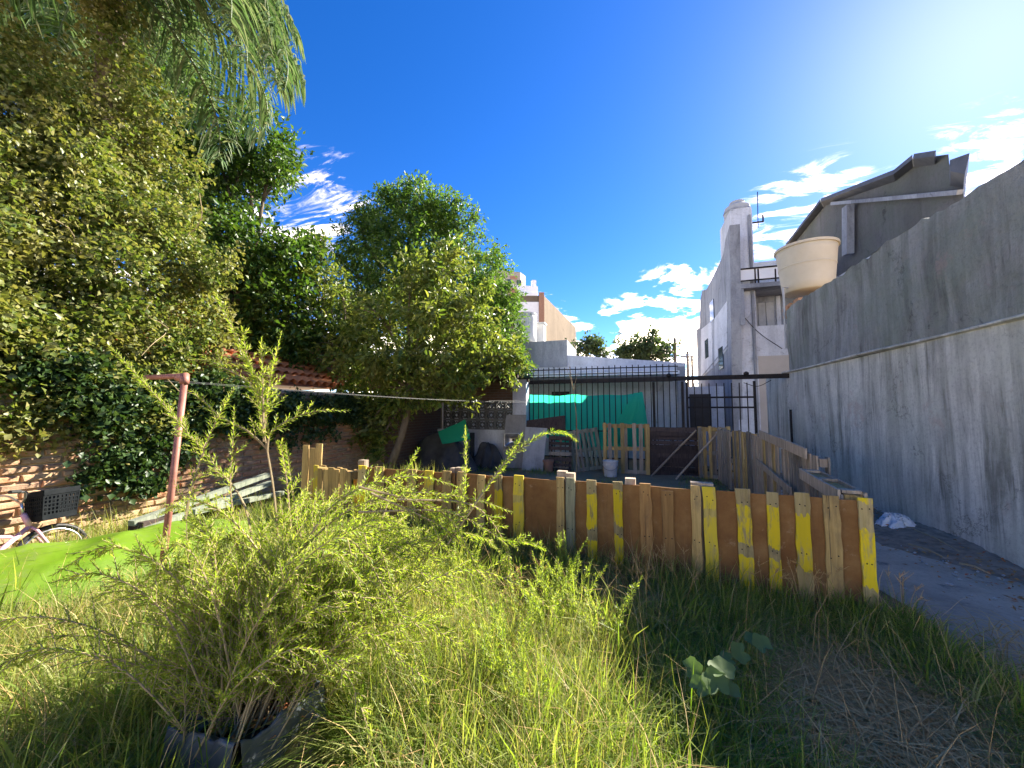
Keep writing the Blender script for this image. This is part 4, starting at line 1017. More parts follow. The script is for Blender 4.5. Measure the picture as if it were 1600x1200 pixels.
t = side_pallet('thick pallet with open double top joining the fence corner', (1.85, 4.98), (1.67, 3.74), 0.94, 8, ['pale_wood', 'slat', 'grey_wood'], thick=0.15, sw=0.10)
MB().beam((-0.60, 0.078, 0.90), (0.62, 0.078, 0.90), 0.10, 0.02, (0, 0, 1), 0.03, 3).build('top_rail', M['pale_wood'], t, local=True)
for x in (-0.56, -0.02, 0.55): MB().box(x - 0.045, x + 0.045, -0.062, 0.064, 0.93, 0.955).build('block', M['pale_wood'], t, local=True)
MB().beam((-0.62, -0.09, 0.905), (0.63, -0.09, 0.905), 0.11, 0.02, (0, 0, 1), 0.03, 3).build('top_rail', M['pale_wood'], t, local=True)
p = Vector((1.88, 5.7, 0)); 
tag(MB().beam((1.90, 5.2, 1.10), (1.92, 6.9, 1.22), 0.12, 0.022, (0, 0, 1), 0.03, 4).build('loose_board', M['pale_wood']), 'loose grey board fixed along the top of the pen side pallets', 'board')
tag(MB().beam((1.87, 5.6, 0.60), (1.9, 7.0, 0.78), 0.09, 0.02, (0, 0, 1), 0.03, 4).build('loose_board', M['pale_wood']), 'short loose board halfway down inside the pen side', 'board')
# left continuation of the front fence
a = on_fence(557); b = a + Vector((-0.78, 0.20, 0))
side_pallet('low olive pallet of close boards left of the front fence', (b.x, b.y), (a.x - 0.02, a.y), 0.86, 7, ['slat', 'yellow_c', 'slat'], sw=0.105, gap_jit=0.05, group='front fence panels')
for k, (px, h) in enumerate(((476, 1.10), (487, 1.06), (497, 1.12))):
    p = atD(px, 740, 5.45)
    tag(MB().beam((p.x, p.y, 0), (p.x + 0.01, p.y, h), 0.085, 0.022, RGT, 0.05, 5).build('fence_board', M['slat']),
        ['leftmost tall upright board left of the low olive pallet', 'middle tall upright board left of the low olive pallet', 'right tall upright board touching the low olive pallet'][k], 'board', 'tall upright boards')

# ------------------------------------------------------------------ things in the pen
def drape(corners, nu, nv, sag, wr, seed, push=(0, 1, 0)):
    """sheet between four corners (bl, br, tr, tl) with folds"""
    bl, br, tr, tl = [Vector(c) for c in corners]; r = random.Random(seed); ph = [r.uniform(0, 6.3) for _ in range(6)]; push = Vector(push)
    def fn(s, t):
        p = (bl * (1 - s) + br * s) * (1 - t) + (tl * (1 - s) + tr * s) * t
        f = math.sin(s * 17 + ph[0] + 2.2 * t) * 0.5 + math.sin(s * 31 + ph[1] - 3 * t) * 0.3 + math.sin(t * 11 + s * 7 + ph[2]) * 0.35
        p = p + push * (wr * f * (0.35 + 0.65 * (1 - t)))
        p.z -= sag * math.sin(math.pi * s) * (0.4 + 0.6 * t) * (1 + 0.4 * math.sin(9 * s + ph[3]))
        return p
    return fn
CV = BARS_V + 0.05
q = lambda x, y, v=CV: atv(x, y, v)
tag(MB().grid(drape((q(824, 672), q(899, 700), q(899, 616), q(823, 616)), 40, 30, 0.04, 0.05, 1), 40, 30).build('shade_net', M['net'], smooth=True), 'teal green shade netting hung at the left end of the iron bars', 'netting')
tag(MB().grid(drape((q(900, 706), q(1016, 694), q(1003, 612), q(898, 616)), 60, 30, 0.07, 0.07, 2), 60, 30).build('shade_net', M['net'], smooth=True), 'bright green shade netting hung behind the pale pallet', 'netting')
tag(MB().grid(drape((q(946, 690, CV - 0.2), q(1018, 700, CV - 0.2), q(1004, 613, CV - 0.15), q(990, 614, CV - 0.15)), 24, 24, 0.01, 0.025, 3), 24, 24).build('net_flap', M['net'], smooth=True), 'loose triangular flap of green netting at its right end', 'netting')
# slabs and boards leaning on the shed
def slab(name, label, cat, pts, mat, th=0.03, v_top=10.3, v_bot=10.0):
    P = [atv(x, y, v_bot if i in (0, 1) else v_top) for i, (x, y) in enumerate(pts)]
    for i in (0, 1): P[i].z = max(P[i].z, 0.0)
    n = (P[1] - P[0]).cross(P[3] - P[0]).normalized(); n = n if n.y > 0 else -n
    return tag(MB().prism(P, n * th).build(name, mat), label, cat)
slab('grey_board', 'tall grey board leaning against the shed pillar', 'board', [(783, 735), (818, 737), (822, 648), (791, 648)], M['grey_board'], v_top=10.4, v_bot=10.15)
slab('stone_slab', 'stained whitish slab leaning right of the steel sink', 'slab', [(815, 738), (848, 738), (855, 669), (821, 667)], M['stone_slab'], v_top=10.15, v_bot=9.85)
slab('dark_board', 'dark brown board propped on the slabs below the netting', 'board', [(822, 668), (884, 672), (882, 649), (823, 657)], M['dark_wood'], v_top=10.5, v_bot=10.42)
slab('plank', 'narrow dark plank standing at the left end of the white low wall', 'plank', [(733, 742), (740, 742), (741, 676), (734, 676)], M['tarp_dark'], v_top=10.3, v_bot=10.1)
p = atv(800, 688, 10.08)
sk = thing('steel_sink', 'stainless steel sink bowl propped in front of the grey board', 'sink', (p.x, p.y, p.z - 0.2))
mb = MB(); w_, h_ = 0.21, 0.17
ring = lambda w, h, y, r=0.05: [Vector((p.x + sx * (w - r) + r * math.cos(a), p.y + y, p.z + sz * (h - r) + r * math.sin(a))) for (sx, sz, a0) in ((1, 1, 0), (-1, 1, 90), (-1, -1, 180), (1, -1, 270)) for a in [R(a0 + d) for d in (0, 30, 60, 90)]]
rs = [ring(w_ + .03, h_ + .03, 0.01), ring(w_ + .03, h_ + .03, 0), ring(w_, h_, 0.0), ring(w_ - .01, h_ - .01, 0.02), ring(w_ - .03, h_ - .03, 0.10), ring(.03, .03, 0.11, .02)]
for r_ in rs: mb.v += [tuple(c) for c in r_]
for k in range(len(rs) - 1):
    for i in range(16): mb.f.append((k * 16 + i, k * 16 + (i + 1) % 16, k * 16 + 16 + (i + 1) % 16, k * 16 + 16 + i))
mb.build('bowl', M['steel'], sk, smooth=True)
mb = MB(); mb.tube([(p.x, p.y + 0.100, p.z), (p.x, p.y + 0.112, p.z)], 0.035, 14); mb.build('drain', M['iron'], sk)
def heap(c, rx, ry, h, seed, n=26, rough=0.3):
    r = random.Random(seed); ph = [r.uniform(0, 6.3) for _ in range(8)]
    def fn(s, t):
        a = 2 * math.pi * s; rr = t
        k = 1 + rough * (0.4 * math.sin(3 * a + ph[0]) + 0.3 * math.sin(5 * a + ph[1]) + 0.25 * math.sin(9 * a + ph[2] + 4 * t))
        z = h * (1 - rr ** 2.2) * (1 + rough * (math.sin(4 * a + ph[3] + 5 * rr) * 0.5 + math.sin(7 * a + 9 * rr + ph[4]) * 0.35) * (0.2 + rr * 0.8))
        return (c[0] + rx * rr * k * math.cos(a), c[1] + ry * rr * k * math.sin(a), c[2] + max(z, -0.02))
    return MB().grid(fn, n * 2, n // 2)
p = atv(688, 735, 9.3); tag(heap((p.x, p.y, 0), 0.85, 0.6, 0.98, 4).build('tarp_heap', M['tarp_dark'], smooth=True), 'dark heap of stuff under a grey tarp in the shed corner', 'heap')
p = atv(762, 735, 10.1); tag(heap((p.x, p.y, 0), 0.42, 0.34, 0.62, 9, 34, 0.55).build('cloth_heap', M['tarp_dark'], smooth=True), 'crumpled black and grey cloth heaped against the white low wall', 'heap')
P = [atv(691, 694, 8.7), atv(735, 686, 8.9), atv(727, 655, 9.1), atv(684, 674, 8.9)]
tag(MB().grid(drape(P, 16, 16, 0.02, 0.012, 7), 16, 16).build('green_sheet', M['green_sheet'], smooth=True), 'small green sheet thrown over the dark tarp heap', 'sheet')
p = atv(954, 739, 9.55); p.z = 0.0
bk = thing('bucket', 'dirty white plastic bucket in front of the pale pallet', 'bucket', p)
MB().lathe(p, [(0.135, 0.01), (0.145, 0.02), (0.165, 0.26), (0.178, 0.262), (0.18, 0.29), (0.172, 0.295), (0.178, 0.36), (0.186, 0.365), (0.186, 0.385), (0.172, 0.385), (0.14, 0.03)], 28).build('body', M['bucket'], bk, smooth=False)
MB().tube([p + Vector((0.19 * math.cos(a), -0.03 - 0.17 * math.sin(a), 0.34 - 0.16 * math.sin(a))) for a in [math.pi * k / 12 for k in range(13)]], 0.004, 5).build('handle', M['wire'], bk)
p = atv(857, 731, 9.8); p.z = 0
cp_ = thing('clay_pot', 'terracotta pot beside the small dark pallet', 'pot', p)
MB().lathe(p, [(0.10, 0), (0.13, 0.26), (0.15, 0.262), (0.15, 0.31), (0.13, 0.31), (0.11, 0.1)], 22).build('body', M['terracotta'], cp_)
for (x0, y0, x1, y1, lab) in ((1018, 744, 1088, 672, 'left of two pale poles propping the pen back pallets'), (1056, 749, 1124, 674, 'right of two pale poles propping the pen back pallets')):
    a = atz(x0, y0, 0.0); b = atv(x1, y1, 9.78)
    tag(MB().tube([a, (a + b) / 2 + Vector((0, 0, 0.01)), b], [0.024, 0.022, 0.019], 8).build('pole', M['pale_wood']), lab, 'pole', 'propping poles')
a = atz(1048, 741, 0.0)
tag(MB().tube([a, a + Vector((-0.04, 0.05, 0.5))], [0.014, 0.011], 6).build('stake', M['grey_wood']), 'short stake in the ground between the propping poles', 'stake')
a = atz(901, 742, 0.0); b = atv(893, 590, a.y + 0.15)
sap = thing('dead_sapling', 'thin dead sapling rising in front of the green netting', 'sapling', a)
mid = atv(901, 660, a.y)
MB().tube(spline([a, mid, atv(897, 620, a.y + .1), b], 12), [0.016 - 0.001 * k for k in range(13)], 6).build('stem', M['twig'], sap)
for k, (x, y) in enumerate(((884, 572), (905, 578), (888, 566), (912, 600))):
    MB().tube(spline([atv(896, 610, a.y + .1), atv((896 + x) / 2, (604 + y) / 2, a.y + .12), atv(x, y, a.y + .1)], 6), [0.006, .006, .005, .005, .004, .003, .002], 5).build('branch', M['twig'], sap)

# ------------------------------------------------------------------ clothes line post
pb, pt_ = atD(253, 892, 3.05), atD(289, 590, 3.05)
dd = (pt_ - pb); base = pb - dd * ((pb.z + 0.05) / dd.z)
cl = thing('clothesline_post', 'leaning red-brown pipe post with an elbow arm on the left', 'post', base)
MB().tube([base, pt_], 0.023, 14).build('pipe', M['rust_pipe'], cl, smooth=True)
arm = atD(228, 590, 3.35)
MB().tube([pt_ + Vector((0, 0, 0.012)), arm], 0.022, 14).build('arm', M['rust_pipe'], cl, smooth=True)
MB().tube([pt_ - dd.normalized() * 0.05, pt_ - dd.normalized() * 0.02, pt_ + Vector((0, 0, 0.012)), pt_ + (arm - pt_) * 0.08, pt_ + (arm - pt_) * 0.16], 0.031, 14).build('elbow', M['rust_pipe'], cl, smooth=True)
for (y0, x1, y1, lab, f) in ((597, 812, 626, 'upper thin clothes line running from the pipe post to the shed', 0.02), (610, 838, 628, 'lower thin clothes line running from the pipe post to the shed', 0.5)):
    a = pt_ + (arm - pt_) * f + Vector((0, 0, -0.03)); b = atD(x1, y1, 10.2)
    pts = [a + (b - a) * (k / 16) - Vector((0, 0, 0.06 * math.sin(math.pi * k / 16))) for k in range(17)]
    tag(MB().tube(pts, 0.0016, 5).build('clothes_line', M['wire']), lab, 'clothes line', 'clothes lines')

# ------------------------------------------------------------------ planks lying along the brick wall
for k, (x0, y0, x1, y1, D0, D1, lab) in enumerate(((205, 818, 418, 742, 4.0, 5.6, 'upper long grey plank stacked along the brick wall'), (225, 828, 424, 754, 4.0, 5.6, 'lower long grey plank stacked along the brick wall'), (300, 800, 440, 770, 4.4, 5.7, 'short plank end lying under the two long ones'))):
    a, b = atD(x0, y0, D0), atD(x1, y1, D1)
    tag(MB().beam(a, b, 0.055, 0.09, (0, 0, 1), 0.02, 1).build('plank', M['green_grey']), lab, 'plank', 'planks along the brick wall')
a = atD(215, 840, 4.0); b = atD(424, 764, 5.6)
tag(MB().beam((a.x - .05, a.y, 0.28), (b.x - .05, b.y, 0.2), 0.34, 0.2, (0, 0, 1), 0.01, 1).build('timber_stack', M['dark_wood']), 'dark stack of old timber under the planks by the brick wall', 'timber')

# ------------------------------------------------------------------ lime green shell
A_, B_ = Vector((-5.0, 0.95, 0)), Vector((-4.02, 3.55, 0)); ax = B_ - A_; L_ = ax.length; ax.normalize(); sd_ = Vector((ax.y, -ax.x, 0))
def shell(s, t):
    x = 2 * s - 1; y = 2 * t - 1
    wv_ = 0.72 * max(0.0, 1 - abs(x) ** 3.2) ** 0.5 + 0.01
    hh = (0.44 - 0.03 * x) * max(0.0, 1 - abs(x) ** 4.5) ** 0.5
    p = (A_ + B_) / 2 + ax * (x * L_ / 2) + sd_ * (y * wv_)
    z = hh * (1 - abs(y) ** 2.6) ** 0.62 if abs(y) < 1 else 0
    z += 0.012 * math.sin(9 * x + 3 * y) + 0.012 * math.sin(21 * x + 5 * y * y) * (1 - abs(y)) + 0.016 * max(0, math.sin(6 * x - 9 * y + 1)) ** 6 + 0.014 * max(0, math.sin(11 * x + 7 * y)) ** 8
    return (p.x, p.y, max(z, 0) + 0.01)
tag(MB().grid(shell, 70, 40).build('plastic_shell', M['lime'], smooth=True), 'smooth lime green plastic shell lying in the tall grass by the wall', 'plastic shell')

# ------------------------------------------------------------------ child's bicycle
bi = thing('bicycle', 'small pink bicycle with black basket against the brick wall', 'bicycle', (-5.20, 1.86, 0)); bi.rotation_euler = (R(0), R(-9), R(0))
WR = 0.24
def wheel(y):
    w = MB(); r1 = WR
    for i in range(32):
        pass
    w.tube([(0, y + r1 * math.cos(2 * math.pi * k / 32), WR + 0.02 + r1 * math.sin(2 * math.pi * k / 32)) for k in range(33)], 0.02, 8, False)
    tyre = w.build('tyre', M['black_rubber'], None, local=True, smooth=True); tyre.name = 'wheel'; tyre.parent = bi
    MB().tube([(0, y + (r1 - 0.03) * math.cos(2 * math.pi * k / 32), WR + 0.02 + (r1 - 0.03) * math.sin(2 * math.pi * k / 32)) for k in range(33)], 0.009, 6, False).build('rim', M['chrome'], tyre, local=True, smooth=True)
    sp_ = MB()
    for k in range(18):
        a = 2 * math.pi * k / 18; sp_.tube([(0.02 * (-1) ** k, y + 0.02 * math.cos(a), WR + .02 + 0.02 * math.sin(a)), (0, y + (r1 - .03) * math.cos(a), WR + .02 + (r1 - .03) * math.sin(a))], 0.0015, 4)
    tag(sp_.build('spokes', M['chrome'], tyre, local=True), kind='stuff')
    MB().tube([(-0.04, y, WR + .02), (0.04, y, WR + .02)], 0.02, 10).build('hub', M['chrome'], tyre, local=True)
wheel(-0.42); wheel(0.42)
hub_r, hub_f = Vector((0, -0.42, WR + .02)), Vector((0, 0.42, WR + .02))
bb, st_, hd, hd2 = Vector((0, -0.05, 0.24)), Vector((0, -0.20, 0.58)), Vector((0, 0.24, 0.66)), Vector((0, 0.28, 0.54))
fr = MB()
for a, b, r in ((bb, hd2, .02), (bb, st_, .018), (st_, bb + Vector((0, .25, .23)), .015), (hd, hd2, .022), (bb, hub_r + Vector((.045, 0, 0)), .011), (bb, hub_r + Vector((-.045, 0, 0)), .011), (st_ - Vector((0, 0, .08)), hub_r + Vector((.045, 0, 0)), .010), (st_ - Vector((0, 0, .08)), hub_r + Vector((-.045, 0, 0)), .010)): fr.tube([a, b], r, 10)
fr.build('frame', M['pink'], bi, local=True, smooth=True)
fk = MB()
for s in (-1, 1): fk.tube([hd2, hd2 + Vector((s * .045, .03, -.05)), hub_f + Vector((s * .045, 0, 0))], .012, 8)
fk.build('fork', M['pink'], bi, local=True, smooth=True)
hb = MB().tube([hd, hd + Vector((0, -0.01, 0.10))], .012, 8)
hb.tube(spline([(-.26, .12, .86), (-.14, .20, .84), (0, .23, .76), (.14, .20, .84), (.26, .12, .86)], 20), .010, 8)
hb = hb.build('handlebar', M['chrome'], bi, local=True, smooth=True)
for s in (-1, 1):
    MB().tube([(s * .26, .12, .86), (s * .30, .05, .865)], .016, 10).build('grip', M['black_rubber'], hb, local=True)
    MB().tube([(s * .2, .18, .855), (s * .27, .17, .83)], .006, 6).build('brake_lever', M['black_rubber'], hb, local=True)
bs = MB(); x0, x1, y0, y1, z0, z1 = -.15, .15, .31, .55, .58, .82
def basket_side(mb, f, nu, nz):
    # perforated side: bars around round-cornered openings
    for i in range(nu + 1): mb.beam(f(i / nu, 0), f(i / nu, 1), 0.012, 0.008, f(1, 0.5) - f(0, 0.5))
    for j in range(nz + 1): mb.beam(f(0, j / nz), f(1, j / nz), 0.012, 0.009)
tp = 0.82
def fA(s, t): k = tp + (1 - tp) * t; return Vector((k * (x0 + (x1 - x0) * s), y1 - (1 - k) * .1, z0 + (z1 - z0) * t))
def fB(s, t): k = tp + (1 - tp) * t; return Vector((k * x1, y0 + (y1 - (1 - k) * .1 - y0) * s, z0 + (z1 - z0) * t))
def fC(s, t): k = tp + (1 - tp) * t; return Vector((k * x0, y0 + (y1 - (1 - k) * .1 - y0) * s, z0 + (z1 - z0) * t))
def fD_(s, t): k = tp + (1 - tp) * t; return Vector((k * (x0 + (x1 - x0) * s), y0, z0 + (z1 - z0) * t))
for f in (fA, fB, fC, fD_): basket_side(bs, f, 9, 7)
for f in (fC, fD_): bs.add([f(0, 0), f(1, 0), f(1, 1), f(0, 1)], [(0, 1, 2, 3)])
for f in (fA, fB, fC, fD_):
    bs.beam(f(0, 1.0), f(1, 1.0), 0.05, 0.014); bs.beam(f(0, .06), f(1, .06), 0.05, 0.013)
bs.add([fD_(0, 0), fD_(1, 0), fA(1, 0), fA(0, 0)], [(0, 1, 2, 3)])
bs.build('basket', M['basket'], bi, local=True)
sd2 = MB().grid(lambda s, t: ((2 * t - 1) * (0.075 * (1 - s) ** 0.6 + .02) , -0.34 + 0.25 * s, 0.70 - 0.03 * (2 * t - 1) ** 2 - 0.02 * s + .01 * math.sin(3 * s)), 10, 8).grid(lambda s, t: ((2 * t - 1) * (0.075 * (1 - s) ** 0.6 + .02), -0.34 + 0.25 * s, 0.655), 10, 8)
sd2.build('saddle', M['black_rubber'], bi, local=True, smooth=True)
MB().tube([st_, (0, -.23, .67)], .011, 8).build('seat_post', M['chrome'], bi, local=True)
ck = MB().tube([(-.07, -.05, .24), (.07, -.05, .24)], .016, 8).tube([(.07, -.05, .24), (.075, .04, .16)], .009, 6).tube([(-.07, -.05, .24), (-.075, -.14, .32)], .009, 6); ck.build('crank', M['chrome'], bi, local=True)
for a in ((.11, .04, .16), (-.11, -.14, .32)): MB().box(a[0] - .035, a[0] + .035, a[1] - .03, a[1] + .03, a[2] - .01, a[2] + .01).build('pedal', M['black_rubber'], bi, local=True)

# ------------------------------------------------------------------ planter lined with black plastic
PZ = 0.34
Rr, Ff, Ll = atz(503, 1068, PZ), atz(372, 1158, PZ), atz(270, 1128, PZ)
Bk = Rr + Ll - Ff
Pc = (Rr + Ff + Ll + Bk) / 4; Pc.z = 0
pl = thing('planter', 'crate planter lined with black plastic sheet in the foreground', 'planter', Pc)
cor = [Ll, Ff, Rr, Bk]
for k in range(4):
    a, b = cor[k], cor[(k + 1) % 4]; d = (b - a).normalized(); nrm = Vector((d.y, -d.x, 0))
    if (nrm).dot((a + b) / 2 - Pc) < 0: nrm = -nrm
    for j, z in enumerate((0.05, 0.155)):
        MB().beam(Vector((a.x, a.y, z)) - nrm * 0.03, Vector((b.x, b.y, z)) - nrm * 0.03, 0.095, 0.018, (0, 0, 1), 0.03, 3).build('board', M['pale_wood'], pl)
    r = random.Random(k + 3); ph = [r.uniform(0, 6) for _ in range(4)]
    def skirt(s, t, a=a, b=b, nrm=nrm, ph=ph):
        p = a + (b - a) * s
        f = math.sin(s * 14 + ph[0]) * .5 + math.sin(s * 29 + ph[1] + 2 * t) * .3 + math.sin(s * 6 + 5 * t + ph[2]) * .4
        if t < 0.3: k_ = t / .3; p = p + nrm * (-.06 + .075 * k_); z = PZ - .07 * (1 - k_) + .018 * f
        else:
            k_ = (t - .3) / .7; p = p + nrm * (.015 + .035 * k_ * (0.4 + .6 * f) + .012 * math.sin(3.1 * k_)); z = PZ + .018 * f * (1 - k_) - k_ * (.17 + .05 * math.sin(s * 5 + ph[3]))
        return (p.x, p.y, z)
    o = MB().grid(skirt, 44, 22).build('plastic_lining', M['black_plastic'], pl, smooth=True)
MB().grid(lambda s, t: tuple((Ll * (1 - s) + Ff * s) * (1 - t) + (Bk * (1 - s) + Rr * s) * t - Vector((0, 0, .09 + .02 * math.sin(11 * s) * math.sin(9 * t)))), 20, 20).build('soil', M['soil'], pl, smooth=True)
n = 90
st = rng.random((n, 2)); c4 = [np.array(c) for c in (Ll, Ff, Bk, Rr)]
P = (c4[0] * (1 - st[:, :1]) + c4[1] * st[:, :1]) * (1 - st[:, 1:]) + (c4[2] * (1 - st[:, :1]) + c4[3] * st[:, :1]) * st[:, 1:]; P[:, 2] = PZ - .07 + .02 * rng.random(n)
D = rng.normal(size=(n, 3)); D[:, 2] *= .25; Nn = np.tile([0, 0, 1.0], (n, 1)) + rng.normal(size=(n, 3)) * .4
tag(leaves('leaf_litter', P, D, Nn, rng.uniform(.03, .07, n), rng.uniform(.015, .035, n), M['litter'], pl), kind='stuff')

# rubbish by the wall
n = 1500; vv = rng.uniform(2.2, 9.5, n); uu = WALL_R - .05 - np.abs(rng.normal(0, .42, n)); P = np.stack([uu, vv, np.full(n, .035) + .06 * (uu > WALL_R - .5) * rng.random(n)], 1)
D = rng.normal(size=(n, 3)); D[:, 2] *= .15; Nn = np.tile([0, 0, 1.0], (n, 1)) + rng.normal(size=(n, 3)) * .35
o = leaves('fallen_leaves', P, D, Nn, rng.uniform(.02, .06, n), rng.uniform(.012, .03, n), M['litter'])
tag(o, 'dry fallen leaves littering the path along the grey wall', 'leaves', kind='stuff')
mb = MB(); rp = random.Random(8)
for k in range(260):
    v = rp.uniform(2.2, 9.5); u = WALL_R - .06 - abs(rp.gauss(0, .5)); s = rp.uniform(.006, .022)
    mb.add([(u + s * a * rp.uniform(.6, 1.2), v + s * b * rp.uniform(.6, 1.2), .02 + s * (c * .6 + .4)) for a, b, c in ((1, 0, 0), (0, 1, 0), (-1, 0, 0), (0, -1, 0), (0, 0, 1), (0, 0, -1))], [(0, 1, 4), (1, 2, 4), (2, 3, 4), (3, 0, 4), (1, 0, 5), (2, 1, 5), (3, 2, 5), (0, 3, 5)])
tag(mb.build('pebbles', M['fibre']), 'small stones and rubble scattered on the concrete path', 'pebbles', kind='stuff')
p = atu(1400, 822, WALL_R - 0.35); p.z = 0.12
mb = heap((p.x, p.y, 0.07), 0.20, 0.13, 0.15, 21, 36, 0.5)
rb_ = random.Random(3); mb.v = [(x + rb_.uniform(-.012, .012), y + rb_.uniform(-.012, .012), z_ + rb_.uniform(-.014, .014)) for x, y, z_ in mb.v]
tag(mb.build('plastic_bag', M['bag'], smooth=True), 'crumpled white plastic bag at the foot of the grey wall', 'bag')
for k, (x0, y0, x1, y1, lab) in enumerate(((1430, 828, 1500, 862, 'upper dry stick lying on the dirt along the grey wall'), (1420, 850, 1478, 872, 'middle dry stick lying on the dirt along the grey wall'), (1500, 880, 1548, 897, 'nearest pale stick on the dirt along the grey wall'))):
    a, b = atz(x0, y0, 0.14), atz(x1, y1, 0.13)
    a.x = min(a.x, WALL_R - .06); b.x = min(b.x, WALL_R - .06)
    tag(MB().tube([a, (a + b) / 2 + Vector((0, 0, .02)), b], [.009, .008, .005], 6).build('stick', M['twig']), lab, 'stick', 'sticks along the grey wall')

# ------------------------------------------------------------------ trees
def crown_points(blobs, per_m2, twig_leaves, spread, shell=0.55):
    """leaf positions gathered in twigs through blobs (centre, radii); most twigs near the blobs' skin"""
    Ps, Ds = [], []
    for c, r in blobs:
        c = np.array(c); r = np.array(r)
        area = 4 * math.pi * ((r[0] * r[1]) ** 1.6 / 3 + (r[0] * r[2]) ** 1.6 / 3 + (r[1] * r[2]) ** 1.6 / 3) ** (1 / 1.6)
        m = max(6, int(area * per_m2 / twig_leaves))
        d = unit(rng.normal(size=(m, 3)))
        k = 1 - shell * rng.random((m, 1)) ** 1.8
        lump = 1 + 0.16 * np.sin(d[:, :1] * 6 + c[0] * 9) * np.sin(d[:, 1:2] * 7 + c[1] * 5) + 0.10 * np.sin(d[:, 2:] * 11 + c[2] * 7)
        tw = c + d * r * k * lump
        ax = unit(d + 0.6 * rng.normal(size=(m, 3)) + np.array([0, 0, -0.15]))
        n = twig_leaves
        P = np.repeat(tw, n, 0) + np.repeat(ax, n, 0) * rng.uniform(-1, 1, (m * n, 1)) * spread * 1.5 + rng.normal(size=(m * n, 3)) * spread * 0.45
        A = np.repeat(ax, n, 0) + rng.normal(size=(m * n, 3)) * 0.75 + np.array([0, 0, -0.25])
        Ps.append(P); Ds.append(A)
    return np.concatenate(Ps), np.concatenate(Ds)
def crown(name, blobs, per_m2, twig_leaves, spread, L, Wd, mat, parent, six=False, shell=0.55, up=0.55):
    more = []
    for c, r in blobs:
        for k in range(4):
            d = unit(rng.normal(size=(1, 3)))[0]; f = rng.uniform(.22, .42)
            more.append((np.array(c) + d * np.array(r) * rng.uniform(.85, 1.18), tuple(np.array(r) * f)))
    P, D = crown_points(blobs, per_m2 * .72, twig_leaves, spread, shell); P2, D2 = crown_points(more, per_m2 * .8, twig_leaves, spread, shell)
    P = np.concatenate([P, P2]); D = np.concatenate([D, D2])
    n = len(P)
    Nn = rng.normal(size=(n, 3)) * 0.7 + np.array([0, 0, up]) + np.array(SUN) * 0.25
    s = rng.uniform(0.5, 1.4, n)
    return leaves(name, P, D, Nn, L * s, Wd * s, mat, parent, 0.22, six)
def blob(px, py, rx, ry, D, rd=None):
    c = atD(px, py, D); k = D / FPX
    return (c, (rx * k, (rd if rd else (rx + ry) / 2 * k), ry * k))
def limb(pts, r0, r1, n=14):
    c = spline(pts, n); return c, [r0 + (r1 - r0) * k / n for k in range(n + 1)]
def branches(mb, root, blobs, r, wig=0.15):
    rr = random.Random(int(root.x * 100))
    for c, rad in blobs:
        c = Vector(c); m = (root + c) / 2 + Vector((rr.uniform(-wig, wig), rr.uniform(-wig, wig), rr.uniform(0, wig * 1.5)))
        pts, rs = limb([root, m, c], r, r * 0.3, 8); mb.tube(pts, rs, 7)
        for k in range(5):
            e = c + Vector((rr.uniform(-1, 1) * rad[0], rr.uniform(-1, 1) * rad[1], rr.uniform(-.6, 1) * rad[2])) * 0.85
            p2, r2 = limb([c.lerp(m, rr.uniform(0, .5)), (c + e) / 2 + Vector((0, 0, .05)), e], r * 0.35, r * 0.08, 6); mb.tube(p2, r2, 5)

